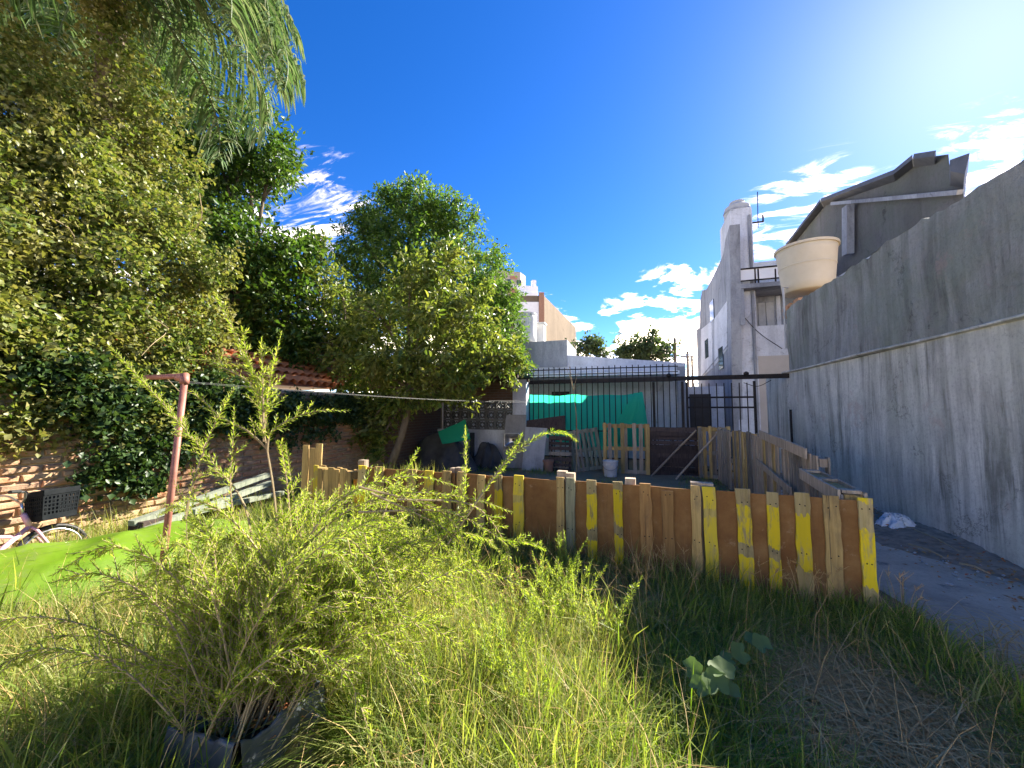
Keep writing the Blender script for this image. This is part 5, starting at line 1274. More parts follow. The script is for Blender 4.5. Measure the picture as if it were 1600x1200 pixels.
# palm whose fronds hang in at the top left
pc = atD(180, -48, 5.3)
pm = thing('palm_tree', 'feather palm with drooping fronds hanging in at top left', 'palm tree', (pc.x, pc.y, 0))
tr, rs = limb([(pc.x - .3, pc.y + .2, -0.02), (pc.x - .1, pc.y + .1, pc.z * .5), tuple(pc)], 0.19, 0.15, 20)
MB().tube(tr, rs, 14).build('trunk', M['bark'], pm, smooth=True)
def frond(az, elev, L, droop, seed):
    r = np.random.default_rng(seed)
    h = Vector((math.cos(az), math.sin(az), 0)); n = 44; pts = []; p = pc + Vector((0, 0, .1)); ang = elev
    for k in range(n + 1):
        pts.append(p.copy()); p = p + (h * math.cos(ang) + Vector((0, 0, math.sin(ang)))) * (L / n); ang -= droop / n * (0.5 + 1.0 * k / n)
    mb = MB(); mb.tube(pts, [0.028 * (1 - .85 * k / n) + .003 for k in range(n + 1)], 6)
    V = [np.array(mb.v)]; T = []
    for f in mb.f:
        for i in range(1, len(f) - 1): T.append((f[0], f[i], f[i + 1]))
    T = [np.array(T)]; off = len(mb.v)
    sdv = np.array(h.cross(Vector((0, 0, 1))))
    LV = []; LT = []; cnt = 0
    for k in range(5, n + 1):
        for sub in range(2):
            t = min(k + sub / 2, n); i = min(int(t), n - 1); q = np.array(pts[i].lerp(pts[i + 1], t - i)); tang = np.array((pts[i + 1] - pts[i]).normalized())
            for s in (-1, 1):
                ll = (0.85 * math.sin(math.pi * (0.12 + 0.80 * t / n)) + .12) * r.uniform(.75, 1.15)
                d = sdv * s * r.uniform(.5, 1.0) + tang * r.uniform(.15, .7) + np.array([0, 0, r.uniform(-.3, .45)]); d /= np.linalg.norm(d)
                w = 0.0175 * r.uniform(.8, 1.3); g = r.uniform(.8, 1.25); side = np.cross(d, [0, 0, 1.0]); side /= max(np.linalg.norm(side), 1e-6)
                side = side * .8 + tang * r.uniform(-.6, .6); side /= np.linalg.norm(side)
                pp = q.copy(); dd_ = d.copy(); base_i = off + cnt
                for m_ in range(5):
                    ww = w * (0.55, 1, .85, .5, .05)[m_]
                    LV.append(pp - side * ww); LV.append(pp + side * ww)
                    pp = pp + dd_ * ll / 4; dd_ = dd_ + np.array([0, 0, -.48 * g]); dd_ /= np.linalg.norm(dd_)
                for m_ in range(4):
                    a = base_i + m_ * 2; LT += [(a, a + 1, a + 3), (a, a + 3, a + 2)]
                cnt += 10
    V.append(np.array(LV)); T.append(np.array(LT))
    link('frond', mesh_tris('frond', np.concatenate(V), np.concatenate(T)), pm, M['palm'])
fr_ = random.Random(2)
for k in range(17):
    az = 2 * math.pi * k / 17 + fr_.uniform(-.12, .12)
    frond(az, fr_.uniform(-.1, .6), fr_.uniform(2.7, 3.2), fr_.uniform(1.6, 2.2), 40 + k)
[frond(YAW - a_, e_, l_, d_, 110 + i_) for i_, (a_, e_, l_, d_) in enumerate(((.95, .5, 2.4, 2.3), (1.3, .35, 2.2, 2.0), (1.7, .5, 2.3, 2.2), (2.1, .3, 2.3, 2.0), (2.5, .5, 2.5, 2.2), (2.9, .3, 2.5, 2.0), (.75, .6, 2.8, 2.5), (.2, .6, 3.1, 2.6), (1.5, .2, 2.0, 1.8)))]
frond(YAW - .6, .25, 2.6, 1.7, 98); frond(YAW - .9, .4, 2.7, 1.9, 99); frond(YAW - .4, .45, 3.0, 2.2, 100); frond(YAW - 2.0, .3, 2.6, 1.8, 101); frond(YAW - 2.5, .3, 2.8, 1.8, 102); frond(YAW - .05, .38, 3.2, 2.1, 90); frond(YAW - .3, .10, 3.4, 1.8, 91); frond(YAW + .12, .20, 3.6, 2.1, 92); frond(YAW - .75, .1, 3.2, 1.7, 93); frond(YAW - 1.1, .0, 3.0, 1.7, 94); frond(YAW - .15, -.1, 3.3, 1.5, 95); frond(YAW - 1.5, .0, 3.0, 1.7, 96); frond(YAW + .05, .0, 3.3, 1.6, 97)

# ivy over the left wall and the tree it has swallowed
iv = thing('ivy_thicket', 'huge olive green ivy thicket spilling over the brick wall on the left', 'ivy', (WALL_L - .4, 3.2, 0))
bl = []; r_ = random.Random(11)
def wall_D(px): d = ray(px, 600); return (d * ((WALL_L - 0.35) / d.x)).dot(FWD)
for px in range(-190, 345, 44):
    for py in range(20, 672, 50):
        x, y = px + r_.uniform(-16, 16), py + r_.uniform(-16, 16)
        topy = 62 + max(0, x - 60) * 0.78 + max(0, x - 240) * 1.5
        right = 338 - max(0, y - 480) * 0.15
        if y < topy or x > right: continue
        D = wall_D(min(x, 300)) + r_.uniform(-.25, .45) + max(0, 420 - y) / 420 * 0.9
        s = r_.uniform(38, 58)
        if x > 290: s *= .8
        if y > 500:
            c = atu(x, y, WALL_L - .12); D = (c - O).dot(FWD); bl.append((c, (.26, s * D / FPX * 1.1, s * D / FPX)))
        else: bl.append(blob(x, y, s * 1.1, s, D, s * D / FPX * 0.8))
for q_ in ((178, 60, 30, 50), (178, 5, 26, 40), (160, 110, 40, 40), (215, 150, 40, 40)): bl.append(blob(*q_, 5.15))
crown('foliage', bl, 560, 14, 0.09, 0.058, 0.046, M['ivy'], iv, up=0.5)
# creeper against the wall face
hang = []
for k in range(70):
    v = r_.uniform(2.3, 7.8); z = 1.45 + r_.uniform(0, .6 if v < 4.4 else .3)
    hang.append((Vector((WALL_L + r_.uniform(-.02, .16), v, z)), (.10 + .12 * r_.random(), .22, .16)))
for (px, py, rx, ry) in ((170, 690, 30, 24), (215, 700, 34, 34), (245, 720, 30, 30), (200, 735, 26, 20), (160, 752, 22, 14), (270, 700, 26, 30), (290, 670, 30, 30), (235, 755, 16, 10), (330, 660, 40, 26), (380, 655, 40, 30), (430, 668, 40, 26), (470, 668, 36, 26), (505, 664, 30, 20)):
    c = atu(px, py, WALL_L + .10); D = (c - O).dot(FWD)
    hang.append((c, (.10, rx * D / FPX * 1.1, ry * D / FPX)))
crown('hanging_creeper', hang, 420, 9, 0.07, 0.062, 0.052, M['ivy_shade'], iv, up=.4, shell=.8)
mb = MB()
for k in range(26):
    v = r_.uniform(.8, 4.6); z = r_.uniform(1.2, 1.6); pts = [(WALL_L + .03, v, z)]
    for j in range(5): v += r_.uniform(-.12, .18); z -= r_.uniform(.02, .14); pts.append((WALL_L + .022 + .01 * r_.random(), v, z))
    mb.tube(spline(pts, 14), .005, 5)
for k in range(6):
    a = atD(r_.uniform(-40, 320), r_.uniform(250, 600), 4.3 + r_.uniform(-.4, .8)); pts = [a]
    for j in range(4): a = a + Vector((r_.uniform(-.15, .15), r_.uniform(-.25, .25), r_.uniform(-.3, .12))); pts.append(a)
    mb.tube(spline(pts, 10), .004, 5)
tag(mb.build('stems', M['twig'], iv), kind='stuff')

def tree(name, label, base, top, blobs, leafmat, per_m2, twig, spread, L, Wd, r0, six=False, shell=.55, up=.55, extra=None):
    t = thing(name, label, 'tree', (base[0], base[1], 0))
    mb = MB(); pts, rs = limb([Vector(base), (Vector(base) + Vector(top)) / 2 + Vector((.08, 0, 0)), Vector(top)], r0, r0 * .6, 14); mb.tube(pts, rs, 10)
    branches(mb, Vector(top), blobs, r0 * .45)
    if extra: extra(mb)
    mb.build('trunk', M['bark'], t, smooth=True)
    crown('crown', blobs, per_m2, twig, spread, L, Wd, leafmat, t, six, shell, up)
    return t
# dark tree between the ivy and the yard trees
D0 = 8.4
bl = [blob(*b, D0 + o) for *b, o in [(395, 225, 62, 55, .6), (420, 262, 44, 40, .6), (355, 270, 60, 70, .3), (340, 350, 60, 60, 0), (392, 392, 52, 56, 0), (445, 425, 55, 48, 0), (400, 460, 75, 60, 0), (350, 450, 60, 60, 0), (445, 500, 55, 60, 0), (370, 540, 56, 56, -.2), (330, 540, 50, 60, -.3), (472, 520, 40, 38, .2), (482, 400, 26, 30, .2), (300, 300, 70, 80, .3), (290, 180, 70, 80, .5), (200, 140, 90, 80, .8), (90, 90, 90, 80, 1), (100, 10, 120, 70, 1), (220, 60, 90, 70, .8), (-20, 20, 100, 80, .8)]]
b0 = atD(380, 640, D0); tree('evergreen_tree', 'dark glossy tree between the ivy and the yard trees', (b0.x, b0.y, -.02), tuple(atD(385, 520, D0)), bl, M['back_leaf'], 250, 10, .14, .13, .065, .16)
# tall fine-leaved tree behind the shed
D1 = 12.2
bl = [blob(*b, D1 + o) for *b, o in [(645, 325, 62, 38, 0), (600, 340, 50, 38, 0), (690, 345, 48, 36, 0), (570, 385, 52, 44, 0), (640, 395, 80, 60, -.4), (715, 400, 56, 50, 0), (540, 430, 34, 40, .2), (760, 440, 44, 44, 0), (700, 460, 80, 60, -.3), (785, 495, 34, 46, 0), (800, 545, 24, 34, 0), (745, 520, 60, 60, -.2), (610, 470, 70, 60, 0), (806, 575, 18, 20, 0), (560, 480, 50, 50, .3), (660, 540, 80, 50, .2)]]
b1 = atD(640, 700, D1)
def bare(mb):
    for (x0, y0, x1, y1) in ((690, 400, 722, 326), (705, 380, 740, 335), (720, 400, 752, 372), (722, 372, 716, 320), (738, 345, 748, 328)):
        mb.tube(spline([atD(x0, y0, D1), atD((x0 + x1) / 2 + 3, (y0 + y1) / 2, D1), atD(x1, y1, D1)], 8), [.022 - .002 * k for k in range(9)], 5)
tree('tall_tree', 'tall fine-leaved green tree rising behind the shed', (b1.x, b1.y, -.02), tuple(atD(640, 480, D1)), bl, M['fine_leaf'], 330, 14, .13, .12, .05, .2, extra=bare, shell=.7)
# leathery-leaved tree in front of the shed
D2 = 8.4
bl = [blob(*b, D2 + o) for *b, o in [(690, 425, 46, 40, .2), (640, 450, 50, 46, .1), (600, 500, 56, 46, 0), (670, 500, 62, 52, -.2), (735, 500, 46, 50, 0), (765, 555, 44, 40, 0), (790, 560, 28, 30, .1), (700, 565, 66, 44, -.3), (630, 570, 60, 42, -.2), (560, 560, 50, 44, 0), (575, 610, 46, 34, 0), (650, 612, 50, 24, -.2), (720, 600, 44, 26, -.2), (600, 640, 34, 24, .1), (560, 640, 34, 30, .2), (530, 540, 34, 30, .3), (680, 460, 40, 34, 0), (592, 690, 22, 20, -.1), (575, 665, 22, 26, 0)]]
b2 = atD(598, 735, D2); b2.z = -.02
tp2 = atD(645, 610, D2)
tree('yard_tree', 'leathery-leaved tree with leaning trunk inside the pen by the shed', tuple(b2), tuple(tp2), bl, M['citrus'], 190, 9, .11, .13, .054, .10, six=True, shell=.75)
# light shrubby tree left of it
D3 = 8.9
bl = [blob(*b, D3 + o) for *b, o in [(505, 440, 36, 32, 0), (480, 410, 26, 24, 0), (540, 470, 30, 30, 0), (500, 500, 40, 32, 0), (470, 470, 30, 34, 0), (545, 520, 34, 28, 0), (480, 538, 40, 28, 0), (545, 570, 30, 34, 0), (455, 520, 30, 30, 0), (495, 385, 14, 16, 0)]]
b3 = atD(530, 700, D3)
tree('young_tree', 'lighter loose young tree between the dark tree and the yard tree', (b3.x, b3.y, -.02), tuple(atD(528, 560, D3)), bl, M['citrus'], 150, 8, .11, .115, .046, .06, six=True, shell=.9)
# far trees behind the white house
for nm, lab, D, bs in (('street_tree', 'small far tree above the white parapet, next to the tan block', 27, [(905, 548, 18, 12), (928, 545, 16, 14), (921, 532, 5, 6), (890, 552, 12, 10), (940, 554, 10, 8)]),
                       ('street_tree', 'larger far tree above the right end of the white parapet', 30, [(985, 545, 26, 20), (1015, 540, 26, 20), (1040, 548, 20, 16), (968, 553, 12, 10), (1022, 527, 8, 8), (1005, 560, 40, 20)])):
    b = [blob(*q_, D) for q_ in bs]; p = atD(sum(q_[0] for q_ in bs) / len(bs), 600, D)
    tree(nm, lab, (p.x, p.y, -.02), (p.x, p.y, 4.2), b, M['far_leaf'], 55, 9, .22, .26, .15, .18, shell=.8)['group'] = 'far street trees'

# ------------------------------------------------------------------ the big weed in the planter
class Spray:
    """collects stems and their narrow leaves"""
    def __init__(s): s.st = MB(); s.P = []; s.D = []; s.N = []; s.L = []
    def stem(s, pts, r0, r1, leaf, gap, r, start=0.0, dens=1.0, n=None, ang=0.75):
        Ls = sum((Vector(pts[i + 1]) - Vector(pts[i])).length for i in range(len(pts) - 1))
        n = n or max(6, int(Ls / .05)); c = spline(pts, n)
        s.st.tube(c, [r0 + (r1 - r0) * k / n for k in range(n + 1)], 5, False)
        m = int(Ls / gap * dens); phi = r.uniform(0, 6.28)
        for k in range(m):
            t = start + (1 - start) * (k + r.random()) / m; f = t * n; i = min(int(f), n - 1); p = c[i].lerp(c[i + 1], f - i); d = (c[i + 1] - c[i]).normalized()
            phi += 2.4; a = d.orthogonal().normalized(); b = d.cross(a); rad = a * math.cos(phi) + b * math.sin(phi)
            l = leaf * r.uniform(.65, 1.2) * (1 - .45 * t ** 3)
            ax = d * math.cos(ang) + rad * math.sin(ang) + Vector((r.gauss(0, .15), r.gauss(0, .15), r.gauss(0, .15)))
            s.P.append(tuple(p)); s.D.append(tuple(ax)); s.N.append(tuple(d - rad * .3)); s.L.append(l)
        return c
    def wand(s, pts, r, leaf=.038, twigs=14, r0=.006, tl=(.05, .16), start=.12, gap=.006):
        c = s.stem(pts, r0, .0012, leaf, gap, r, start)
        n = len(c) - 1
        for k in range(twigs):
            t = r.uniform(start, .9); i = int(t * n); p = c[i]; d = (c[min(i + 1, n)] - c[i]).normalized() if i < n else (c[n] - c[n - 1]).normalized()
            a = d.orthogonal().normalized(); b = d.cross(a); q = r.uniform(0, 6.28); rad = a * math.cos(q) + b * math.sin(q)
            l = r.uniform(*tl) * (1.15 - t); e = p + (d * .75 + rad * .75).normalized() * l
            s.stem([p, (p + e) / 2 + Vector((0, 0, l * .06)), e + Vector((0, 0, l * .1))], .0022, .0008, leaf * .8, .006, r, 0.05, n=5)
    def build(s, t, lm, sm):
        n = len(s.P); L = np.array(s.L)
        tag(leaves('leaves', np.array(s.P), np.array(s.D), np.array(s.N), L, L * .21, lm, t, .15), kind='stuff')
        tag(s.st.build('stems', sm, t), kind='stuff')
wd = thing('tall_weed', 'tall sprawling narrow-leaved weed arching out of the planter', 'plant', (Pc.x, Pc.y, PZ - .08))
sp_ = Spray(); rw_ = random.Random(21)
root = Vector((Pc.x, Pc.y, PZ - .08))
def W_(pts, D, **kw):
    """one wand drawn by points of the photograph at the plant's own distance"""
    Ds = D if isinstance(D, (list, tuple)) else [D] * len(pts)
    sp_.wand([atD(x, y, d) for (x, y), d in zip(pts, Ds)], rw_, **kw)
W_([(400, 900), (382, 789), (330, 720), (289, 671), (244, 619), (206, 577), (172, 541)], [1.95, 2.0, 2.05, 2.1, 2.1, 2.1, 2.1], twigs=46, start=.25)
W_([(440, 960), (431, 795), (418, 705), (409, 660), (405, 619), (394, 581), (375, 544), (352, 487), (337, 458)], 2.05, twigs=34, start=.3)
W_([(412, 680), (400, 610), (390, 577), (381, 530), (379, 512)], 2.05, twigs=12)
W_([(412, 670), (411, 600), (409, 560), (409, 527)], 2.03, twigs=14)
W_([(412, 690), (420, 607), (430, 560), (440, 519)], 2.08, twigs=12)
W_([(409, 622), (386, 594), (350, 575), (325, 563), (298, 563)], [2.05, 2.05, 2.0, 1.98, 1.96], twigs=7)
W_([(418, 705), (424, 675), (461, 652), (502, 641), (546, 642)], [2.05, 2.05, 2.08, 2.12, 2.15], twigs=9)
W_([(416, 700), (385, 672), (345, 652), (318, 626), (298, 609)], [2.05, 2.0, 1.95, 1.92, 1.9], twigs=9)
W_([(372, 860), (360, 761), (364, 690), (366, 636)], 1.9, twigs=8)
W_([(290, 810), (300, 761), (320, 700), (337, 660), (352, 632), (366, 606)], 1.85, twigs=12)
W_([(455, 830), (448, 750), (440, 705), (433, 690)], 2.1, twigs=6)
W_([(470, 840), (456, 760), (450, 720), (446, 694)], 2.15, twigs=6)
W_([(640, 900), (715, 800), (727, 746), (728, 697), (727, 667)], [2.1, 2.2, 2.25, 2.3, 2.3], twigs=24, tl=(.03, .08))
W_([(660, 880), (750, 775), (785, 729), (803, 700), (815, 679)], [2.1, 2.25, 2.3, 2.35, 2.4], twigs=26, tl=(.03, .09))
W_([(700, 850), (782, 732), (822, 694), (857, 676), (885, 677), (901, 688)], [2.1, 2.25, 2.3, 2.35, 2.38, 2.4], twigs=8, tl=(.03, .05))
W_([(590, 830), (618, 757), (641, 723), (654, 701)], [2.1, 2.25, 2.3, 2.32], twigs=8, tl=(.03, .07))
W_([(560, 800), (700, 800), (785, 842), (825, 848), (852, 858)], [2.0, 2.1, 2.2, 2.25, 2.3], twigs=24)
W_([(620, 780), (740, 790), (791, 855), (796, 904), (806, 960)], [2.0, 2.15, 2.2, 2.2, 2.2], twigs=20)
W_([(560, 760), (690, 800), (742, 884), (759, 962)], [2.0, 2.1, 2.1, 2.1], twigs=20)
W_([(580, 770), (700, 830), (753, 893), (812, 960)], [2.0, 2.1, 2.15, 2.15], twigs=22)
W_([(470, 860), (520, 790), (590, 752), (660, 745), (720, 762)], [2.0, 2.05, 2.1, 2.2, 2.3], twigs=30)
W_([(450, 880), (540, 800), (640, 770), (740, 780), (800, 800)], [2.0, 2.05, 2.1, 2.2, 2.3], twigs=34)
W_([(430, 900), (380, 830), (330, 790), (290, 780)], [1.9, 1.85, 1.8, 1.75], twigs=16)
for k in range(84):                      # the fountain of arching stems
    az = rw_.uniform(-.15, 1.5) if k % 4 else rw_.uniform(1.0, 2.9)
    reach = rw_.uniform(.25, 1.15) * (1.0 if -0.6 < az < 1.6 else .55); topz = rw_.uniform(.45, 1.02) * (.7 + .3 * min(1, reach))
    d = RGT * math.cos(az) + FWD * math.sin(az)
    b = root + Vector((rw_.gauss(0, .10), rw_.gauss(0, .10), 0))
    p1 = b + d * reach * .25 + Vector((0, 0, topz * .55)); p2 = b + d * reach * .62 + Vector((0, 0, topz * .86)); p3 = b + d * reach * .92 + Vector((0, 0, topz * rw_.uniform(.5, .85))); p4 = b + d * reach * 1.1 + Vector((0, 0, topz * rw_.uniform(.05, .6)))
    sp_.wand([b, p1, p2, p3, p4], rw_, twigs=34, start=.10, r0=.0036, leaf=.034, tl=(.08, .26))
for k in range(64):                       # leafy undergrowth of the same plant, low and to the left and behind
    az = rw_.uniform(1.0, 3.5); reach = rw_.uniform(.15, .95); topz = rw_.uniform(.25, .8)
    d = RGT * math.cos(az) + FWD * math.sin(az)
    b = root + Vector((rw_.gauss(0, .09), rw_.gauss(0, .09), 0)) + d * .08
    sp_.wand([b, b + d * reach * .4 + Vector((0, 0, topz * .75)), b + d * reach * .8 + Vector((0, 0, topz)), b + d * reach * 1.1 + Vector((0, 0, topz * rw_.uniform(.35, 1.0)))], rw_, twigs=26, start=.06, r0=.005, leaf=.034, tl=(.08, .24))
sp_.build(wd, M['weed'], M['twig'])

# ------------------------------------------------------------------ grass
def vnoise(x, y, s, seed):
    r = np.random.default_rng(seed); out = np.zeros_like(x)
    for k in range(6):
        a = r.uniform(0, 6.28); f = s * r.uniform(.6, 1.7); out += np.sin((x * np.cos(a) + y * np.sin(a)) * f + r.uniform(0, 6.28))
    return out / 6
def blades(P, h, w, az, bend, dry, twist):
    n = len(P); d = np.stack([np.cos(az), np.sin(az), np.zeros(n)], 1); sd = np.stack([-np.sin(az + twist), np.cos(az + twist), np.zeros(n)], 1)
    V = []
    for t, ww in ((0, .8), (.33, 1), (.68, .75), (1, 0)):
        c = P + d * (h * bend * t ** 1.8)[:, None] + np.array([0, 0, 1.0]) * (h * (t - .52 * np.minimum(bend, 1.5) * t ** 2.3))[:, None]
        if ww > 0: V += [c - sd * (w * ww / 2)[:, None], c + sd * (w * ww / 2)[:, None]]
        else: V.append(c)
    V = np.stack(V, 1).reshape(-1, 3)
    T = np.array([[0, 1, 3], [0, 3, 2], [2, 3, 5], [2, 5, 4], [4, 5, 6]])
    F = (np.arange(n)[:, None, None] * 7 + T[None]).reshape(-1, 3)
    return V, F, np.repeat(dry, 7)
def hgt_np(x, y): return 0.035 * np.sin(1.3 * x + 0.6) * np.cos(1.1 * y + 0.4) + 0.018 * np.sin(3.1 * x + 2.2 * y)
def straw_mask(x, y):
    c1 = .82 * np.exp(-(((x - 1.12) / .36) ** 2 + ((y - 2.35) / .62) ** 2)); c2 = np.exp(-(((x + .25) / .42) ** 2 + ((y - 3.35) / .28) ** 2)); c3 = np.exp(-(((x - 1.25) / .35) ** 2 + ((y - 2.45) / .3) ** 2)) + .5 * np.exp(-(((x - 2.1) / .4) ** 2 + ((y - 2.2) / .7) ** 2))
    return np.clip(c1 * 1.0 + c2 * .9 + c3 * .6, 0, 1)
def lawn(n, x0, x1, y0, y1, hmin, hmax, wmin, wmax, keep, seed):
    r = np.random.default_rng(seed); x = r.uniform(x0, x1, n); y = r.uniform(y0, y1, n)
    # blades gather in tufts
    m = n // 14; tx = r.uniform(x0, x1, m); ty = r.uniform(y0, y1, m); ti = r.integers(0, m, n); tuft = r.random(n) < .7
    taz = r.uniform(0, 6.28, m); tdry = r.random(m); th_ = r.uniform(.6, 1.35, m)
    x = np.where(tuft, tx[ti] + r.normal(0, .035, n), x); y = np.where(tuft, ty[ti] + r.normal(0, .035, n), y)
    k = keep(x, y, r); x, y, ti, tuft = x[k], y[k], ti[k], tuft[k]; n = len(x)
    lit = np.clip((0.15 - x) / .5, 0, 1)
    tall = 1 + .35 * vnoise(x, y, 2.2, seed + 1)
    sm = straw_mask(x, y)
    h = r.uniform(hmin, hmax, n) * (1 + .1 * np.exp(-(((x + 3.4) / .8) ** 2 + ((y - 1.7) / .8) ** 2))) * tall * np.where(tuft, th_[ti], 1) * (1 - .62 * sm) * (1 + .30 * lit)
    edge = np.clip((2.2 - x) / .38, .35, 1); h *= edge
    az = np.where(tuft, taz[ti] + r.normal(0, 1.0, n), r.uniform(0, 6.28, n)) 
    bend = np.abs(r.normal(.55, .38, n)) + .12
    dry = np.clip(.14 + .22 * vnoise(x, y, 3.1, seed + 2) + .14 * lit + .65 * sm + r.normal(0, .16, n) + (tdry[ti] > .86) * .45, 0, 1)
    P = np.stack([x, y, hgt_np(x, y) - .01], 1)
    return blades(P, h, r.uniform(wmin, wmax, n), az, bend, dry, r.normal(0, .5, n))
def fence_y(x): return 3.96 - .065 * (x + 3.13)
planter_xy = [np.array((c.x, c.y)) for c in cor]
def in_planter(x, y):
    c = sum(planter_xy) / 4; f = c / np.hypot(*c); dx, dy = x - c[0], y - c[1]; a = dx * f[0] + dy * f[1]; b = -dx * f[1] + dy * f[0]
    return (np.hypot(dx, dy) < .27) | ((a < 0) & (a > -.8) & (b > -.36) & (b < .10))
def keep_front(x, y, r):
    ok = (x < 2.02 + .12 * np.sin(y * 3.3) + r.normal(0, .05, len(x))) & (y < fence_y(x) - .01) & ~in_planter(x, y)
    ok &= (np.hypot(x, y - .1) > .95) & (x > WALL_L + .1)
    ok &= r.random(len(x)) > straw_mask(x, y) * .72
    f = -math.sin(YAW) * x + math.cos(YAW) * y; s_ = math.cos(YAW) * x + math.sin(YAW) * y
    ok |= (x > 1.9) & (x < 2.5) & (r.random(len(x)) < np.clip((2.42 - x) * .5, 0, .3) * (vnoise(x, y, 4, 9) > -.1)) & (y < 3.9)
    return ok & (f > .35) & (np.abs(s_) < f * 1.42 + .5)
V1, F1, A1 = lawn(255000, -5.6, 2.5, .4, 4.05, .16, .40, .003, .0075, keep_front, 101)
def keep_pen(x, y, r):
    return (y > fence_y(x) + .06) & (x < 1.85) & (x > -5.4) & (vnoise(x, y, 2.6, 77) + r.normal(0, .15, len(x)) > .05)
V2, F2, A2 = lawn(42000, -5.5, 1.9, 3.7, 9.9, .04, .13, .004, .008, keep_pen, 202)
def keep_back(x, y, r):  return (x < -3.25) & (y > 2.5) & (x > WALL_L + .1)
V3, F3, A3 = lawn(16000, -5.6, -3.1, 2.4, 7.5, .15, .40, .005, .010, keep_back, 303)
def keep_broad(x, y, r): return keep_front(x, y, r) & (vnoise(x, y, 2.4, 55) + .5 * np.exp(-(((x + .15) / .35) ** 2 + ((y - 2.3) / .6) ** 2)) > .12)
V4, F4, A4 = lawn(15000, -5.4, 1.9, .5, 3.95, .22, .46, .008, .015, keep_broad, 404); A4 = A4 * .5
V = np.concatenate([V1, V2, V3, V4]); F = np.concatenate([F1, F2 + len(V1), F3 + len(V1) + len(V2), F4 + len(V1) + len(V2) + len(V3)])
me = mesh_tris('grass', V, F, {'dry': np.concatenate([A1, A2, A3, A4])})
o = bpy.data.objects.new('grass', me); COL.objects.link(o); me.materials.append(M['grass'])
tag(o, 'long tangled green and yellowing grass covering the yard', 'grass', kind='stuff')
# dry stalks over the grass and trampled straw
def stalks(n, xr, yr, lmin, lmax, zmax, seed, flat, w=.0028):
    r = np.random.default_rng(seed); x = r.uniform(*xr, n); y = r.uniform(*yr, n)
    if flat: k = r.random(n) < straw_mask(x, y) * 1.1 + .02
    else: k = (y < fence_y(x) - .03) & (x < 1.9) & ~in_planter(x, y) & (np.hypot(x, y) > 1.0) & (r.random(n) < np.where(x < .1, 1, .35))
    x, y = x[k], y[k]; n = len(x)
    return blades(np.stack([x, y, hgt_np(x, y) + (r.random(n) * zmax if flat else 0)], 1), r.uniform(lmin, lmax, n), np.full(n, w) * r.uniform(.7, 1.4, n), r.uniform(0, 6.28, n), (r.uniform(1.6, 1.95, n) if flat else r.uniform(.2, 1.1, n)), np.ones(n), r.normal(0, .6, n))
V1, F1, _ = stalks(80000, (-1, 2.7), (.9, 3.8), .12, .36, .05, 5, True, .0055)
V2, F2, _ = stalks(5200, (-5.2, 1.8), (.8, 3.9), .35, .75, 0, 6, False, .0026)
o = link('dry_stalks', mesh_tris('dry_stalks', np.concatenate([V1, V2]), np.concatenate([F1, F2 + len(V1)])), None, M['straw'])
tag(o, 'dry straw and stalks strewn through the grass', 'straw', kind='stuff')

# feathery weeds among the grass on the lit side
r_ = random.Random(31)
s = Spray()
for k in range(26):
    lit_spots = [(-.62, 2.2), (-.35, 2.6), (-.8, 2.75), (-.45, 1.75), (-1.35, 2.9), (-1.9, 2.6), (-2.3, 2.2), (-2.6, 2.9), (-1.75, 1.9), (-2.1, 1.5), (-2.9, 2.2), (-.6, 3.2)]
    x, y = lit_spots[k % 12]; x += r_.uniform(-.18, .18); y += r_.uniform(-.18, .18)
    for j in range(r_.randint(4, 7)):
        a = r_.uniform(0, 6.28); h = r_.uniform(.35, .62); l = r_.uniform(.08, .3)
        b = Vector((x + r_.gauss(0, .02), y + r_.gauss(0, .02), 0)); e = b + Vector((math.cos(a) * l, math.sin(a) * l, h))
        s.wand([b, b.lerp(e, .5) + Vector((0, 0, .05)), e], r_, leaf=.034, twigs=9, r0=.004, tl=(.06, .16), start=.15)

L = np.array(s.L)
tag(leaves('low_weeds', np.array(s.P), np.array(s.D), np.array(s.N), L, L * .21, M['weed'], None, .15), 'narrow-leaved low weeds growing through the sunlit grass', 'weeds', kind='stuff')
tag(s.st.build('weed_stalks', M['green_twig']), 'thin green stalks of the low weeds in the sunlit grass', 'stalks', kind='stuff')
# seed-headed grasses along the fence
for k, px in enumerate((828, 985, 1000, 1032, 1075, 1190, 1240, 1262, 1335)):
    b = atz(px, 940 + r_.uniform(-15, 20), 0.0)
    if b.y > fence_y(b.x) - .06: b.y = fence_y(b.x) - .10
    t = thing('seed_grass', 'grass tuft with pale seed heads at the foot of the front fence', 'grass tuft', (b.x, b.y, 0), group='seed-headed grass along the front fence')
    s = Spray()
    for j in range(6):
        a = r_.uniform(0, 6.28); h = r_.uniform(.28, .46); l = r_.uniform(.05, .2); e = b + Vector((math.cos(a) * l, math.sin(a) * l - .02, h))
        e.y = min(e.y, fence_y(e.x) - .03)
        c = s.stem([b, b.lerp(e, .6) + Vector((0, 0, .06)), e], .0022, .0012, .02, .012, r_, .72, 1, 10)
        for q_ in range(3):
            f_ = e + Vector((r_.gauss(0, .03), r_.gauss(0, .02), r_.uniform(-.02, .05))); f_.y = min(f_.y, fence_y(f_.x) - .02)
            s.stem([c[8], f_], .0012, .0008, .014, .004, r_, .2, 1, 5)
    s.build(t, M['straw'], M['straw'])
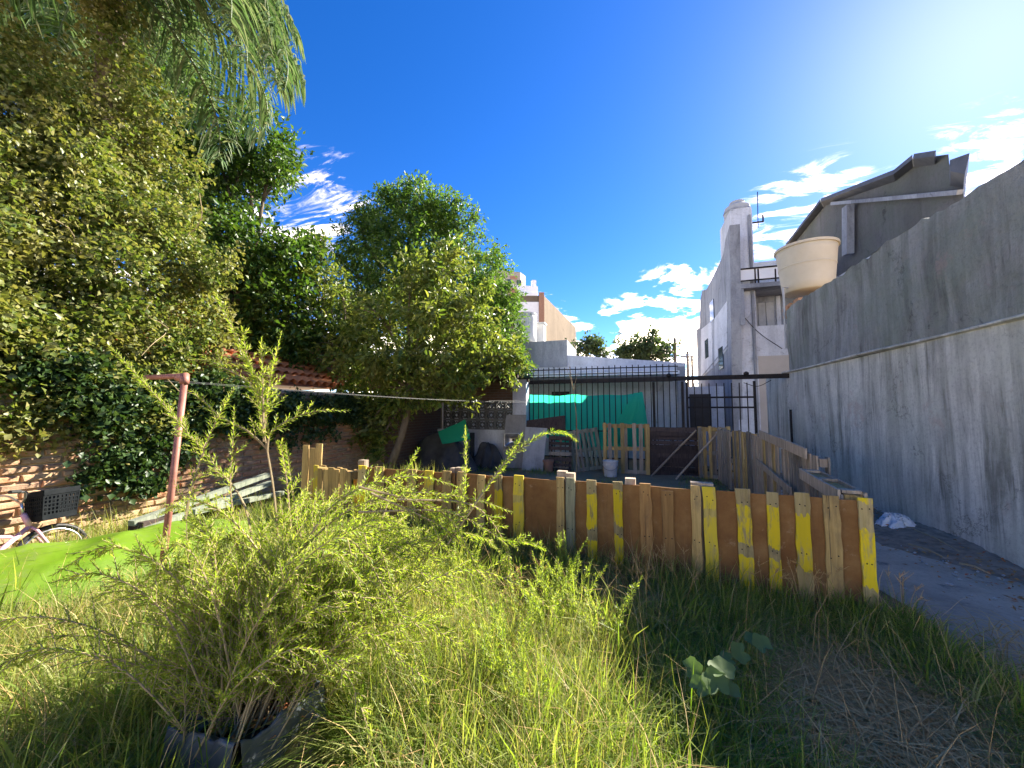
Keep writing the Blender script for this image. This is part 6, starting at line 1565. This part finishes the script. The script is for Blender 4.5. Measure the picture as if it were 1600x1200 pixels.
# broad squash leaves in the shade
def round_leaf(t, c, r, nrm, az, ph):
    nrm = Vector(nrm).normalized(); a = nrm.orthogonal().normalized(); a = Matrix.Rotation(az, 3, nrm) @ a; b = nrm.cross(a)
    m = MB(); n = 26; rings = 4; m.v.append(tuple(c))
    for k in range(1, rings + 1):
        for i in range(n):
            th = 2 * math.pi * i / n; lobes = 1 + .09 * math.cos(5 * th) + .03 * math.cos(13 * th) - .45 * max(0, math.cos(th - math.pi)) ** 10
            rr = r * k / rings * (lobes if k > 1 else 1); z = .12 * r * (k / rings) ** 2 + .05 * r * math.sin(5 * th + ph) * (k / rings) ** 2
            m.v.append(tuple(Vector(c) + a * (rr * math.cos(th)) + b * (rr * math.sin(th)) + nrm * z))
    for i in range(n): m.f.append((0, 1 + i, 1 + (i + 1) % n))
    for k in range(rings - 1):
        for i in range(n): q_ = 1 + k * n; m.f.append((q_ + i, q_ + n + i, q_ + n + (i + 1) % n, q_ + (i + 1) % n))
    m.build('leaf', M['squash'], t, smooth=True)
def squash(label, spots, gx):
    b = atz(*gx, 0.0); t = thing('squash_plant', label, 'plant', (b.x, b.y, 0), group='squash plants in the shaded grass'); mb = MB(); mb.v = []
    for (px, py, rp, z) in spots:
        c = atz(px, py, z); D = (c - O).dot(FWD); e = c - Vector((0, 0, .01))
        mb.tube(spline([b + Vector((0, 0, .0)), (b + e) / 2 + Vector((0, 0, .06)), e], 8), .004, 6)
        round_leaf(t, c, rp * D / FPX, (r_.uniform(-.35, .35), -.55 + r_.uniform(-.25, .25), .8), r_.uniform(0, 6.28), r_.uniform(0, 6))
    mb.build('stalks', M['green_twig'], t)
squash('pale blue-green squash plant in the middle of the shaded grass', [(1118, 1066, 19, .37), (1128, 1046, 18, .40), (1094, 1072, 15, .35), (1082, 1044, 14, .36), (1142, 1076, 13, .33)], (1115, 1110))
squash('yellowish squash plant farther back, towards the yellow corner slats', [(1156, 1020, 14, .36), (1190, 1006, 14, .36), (1136, 1030, 11, .33), (1174, 998, 10, .35)], (1165, 1050))
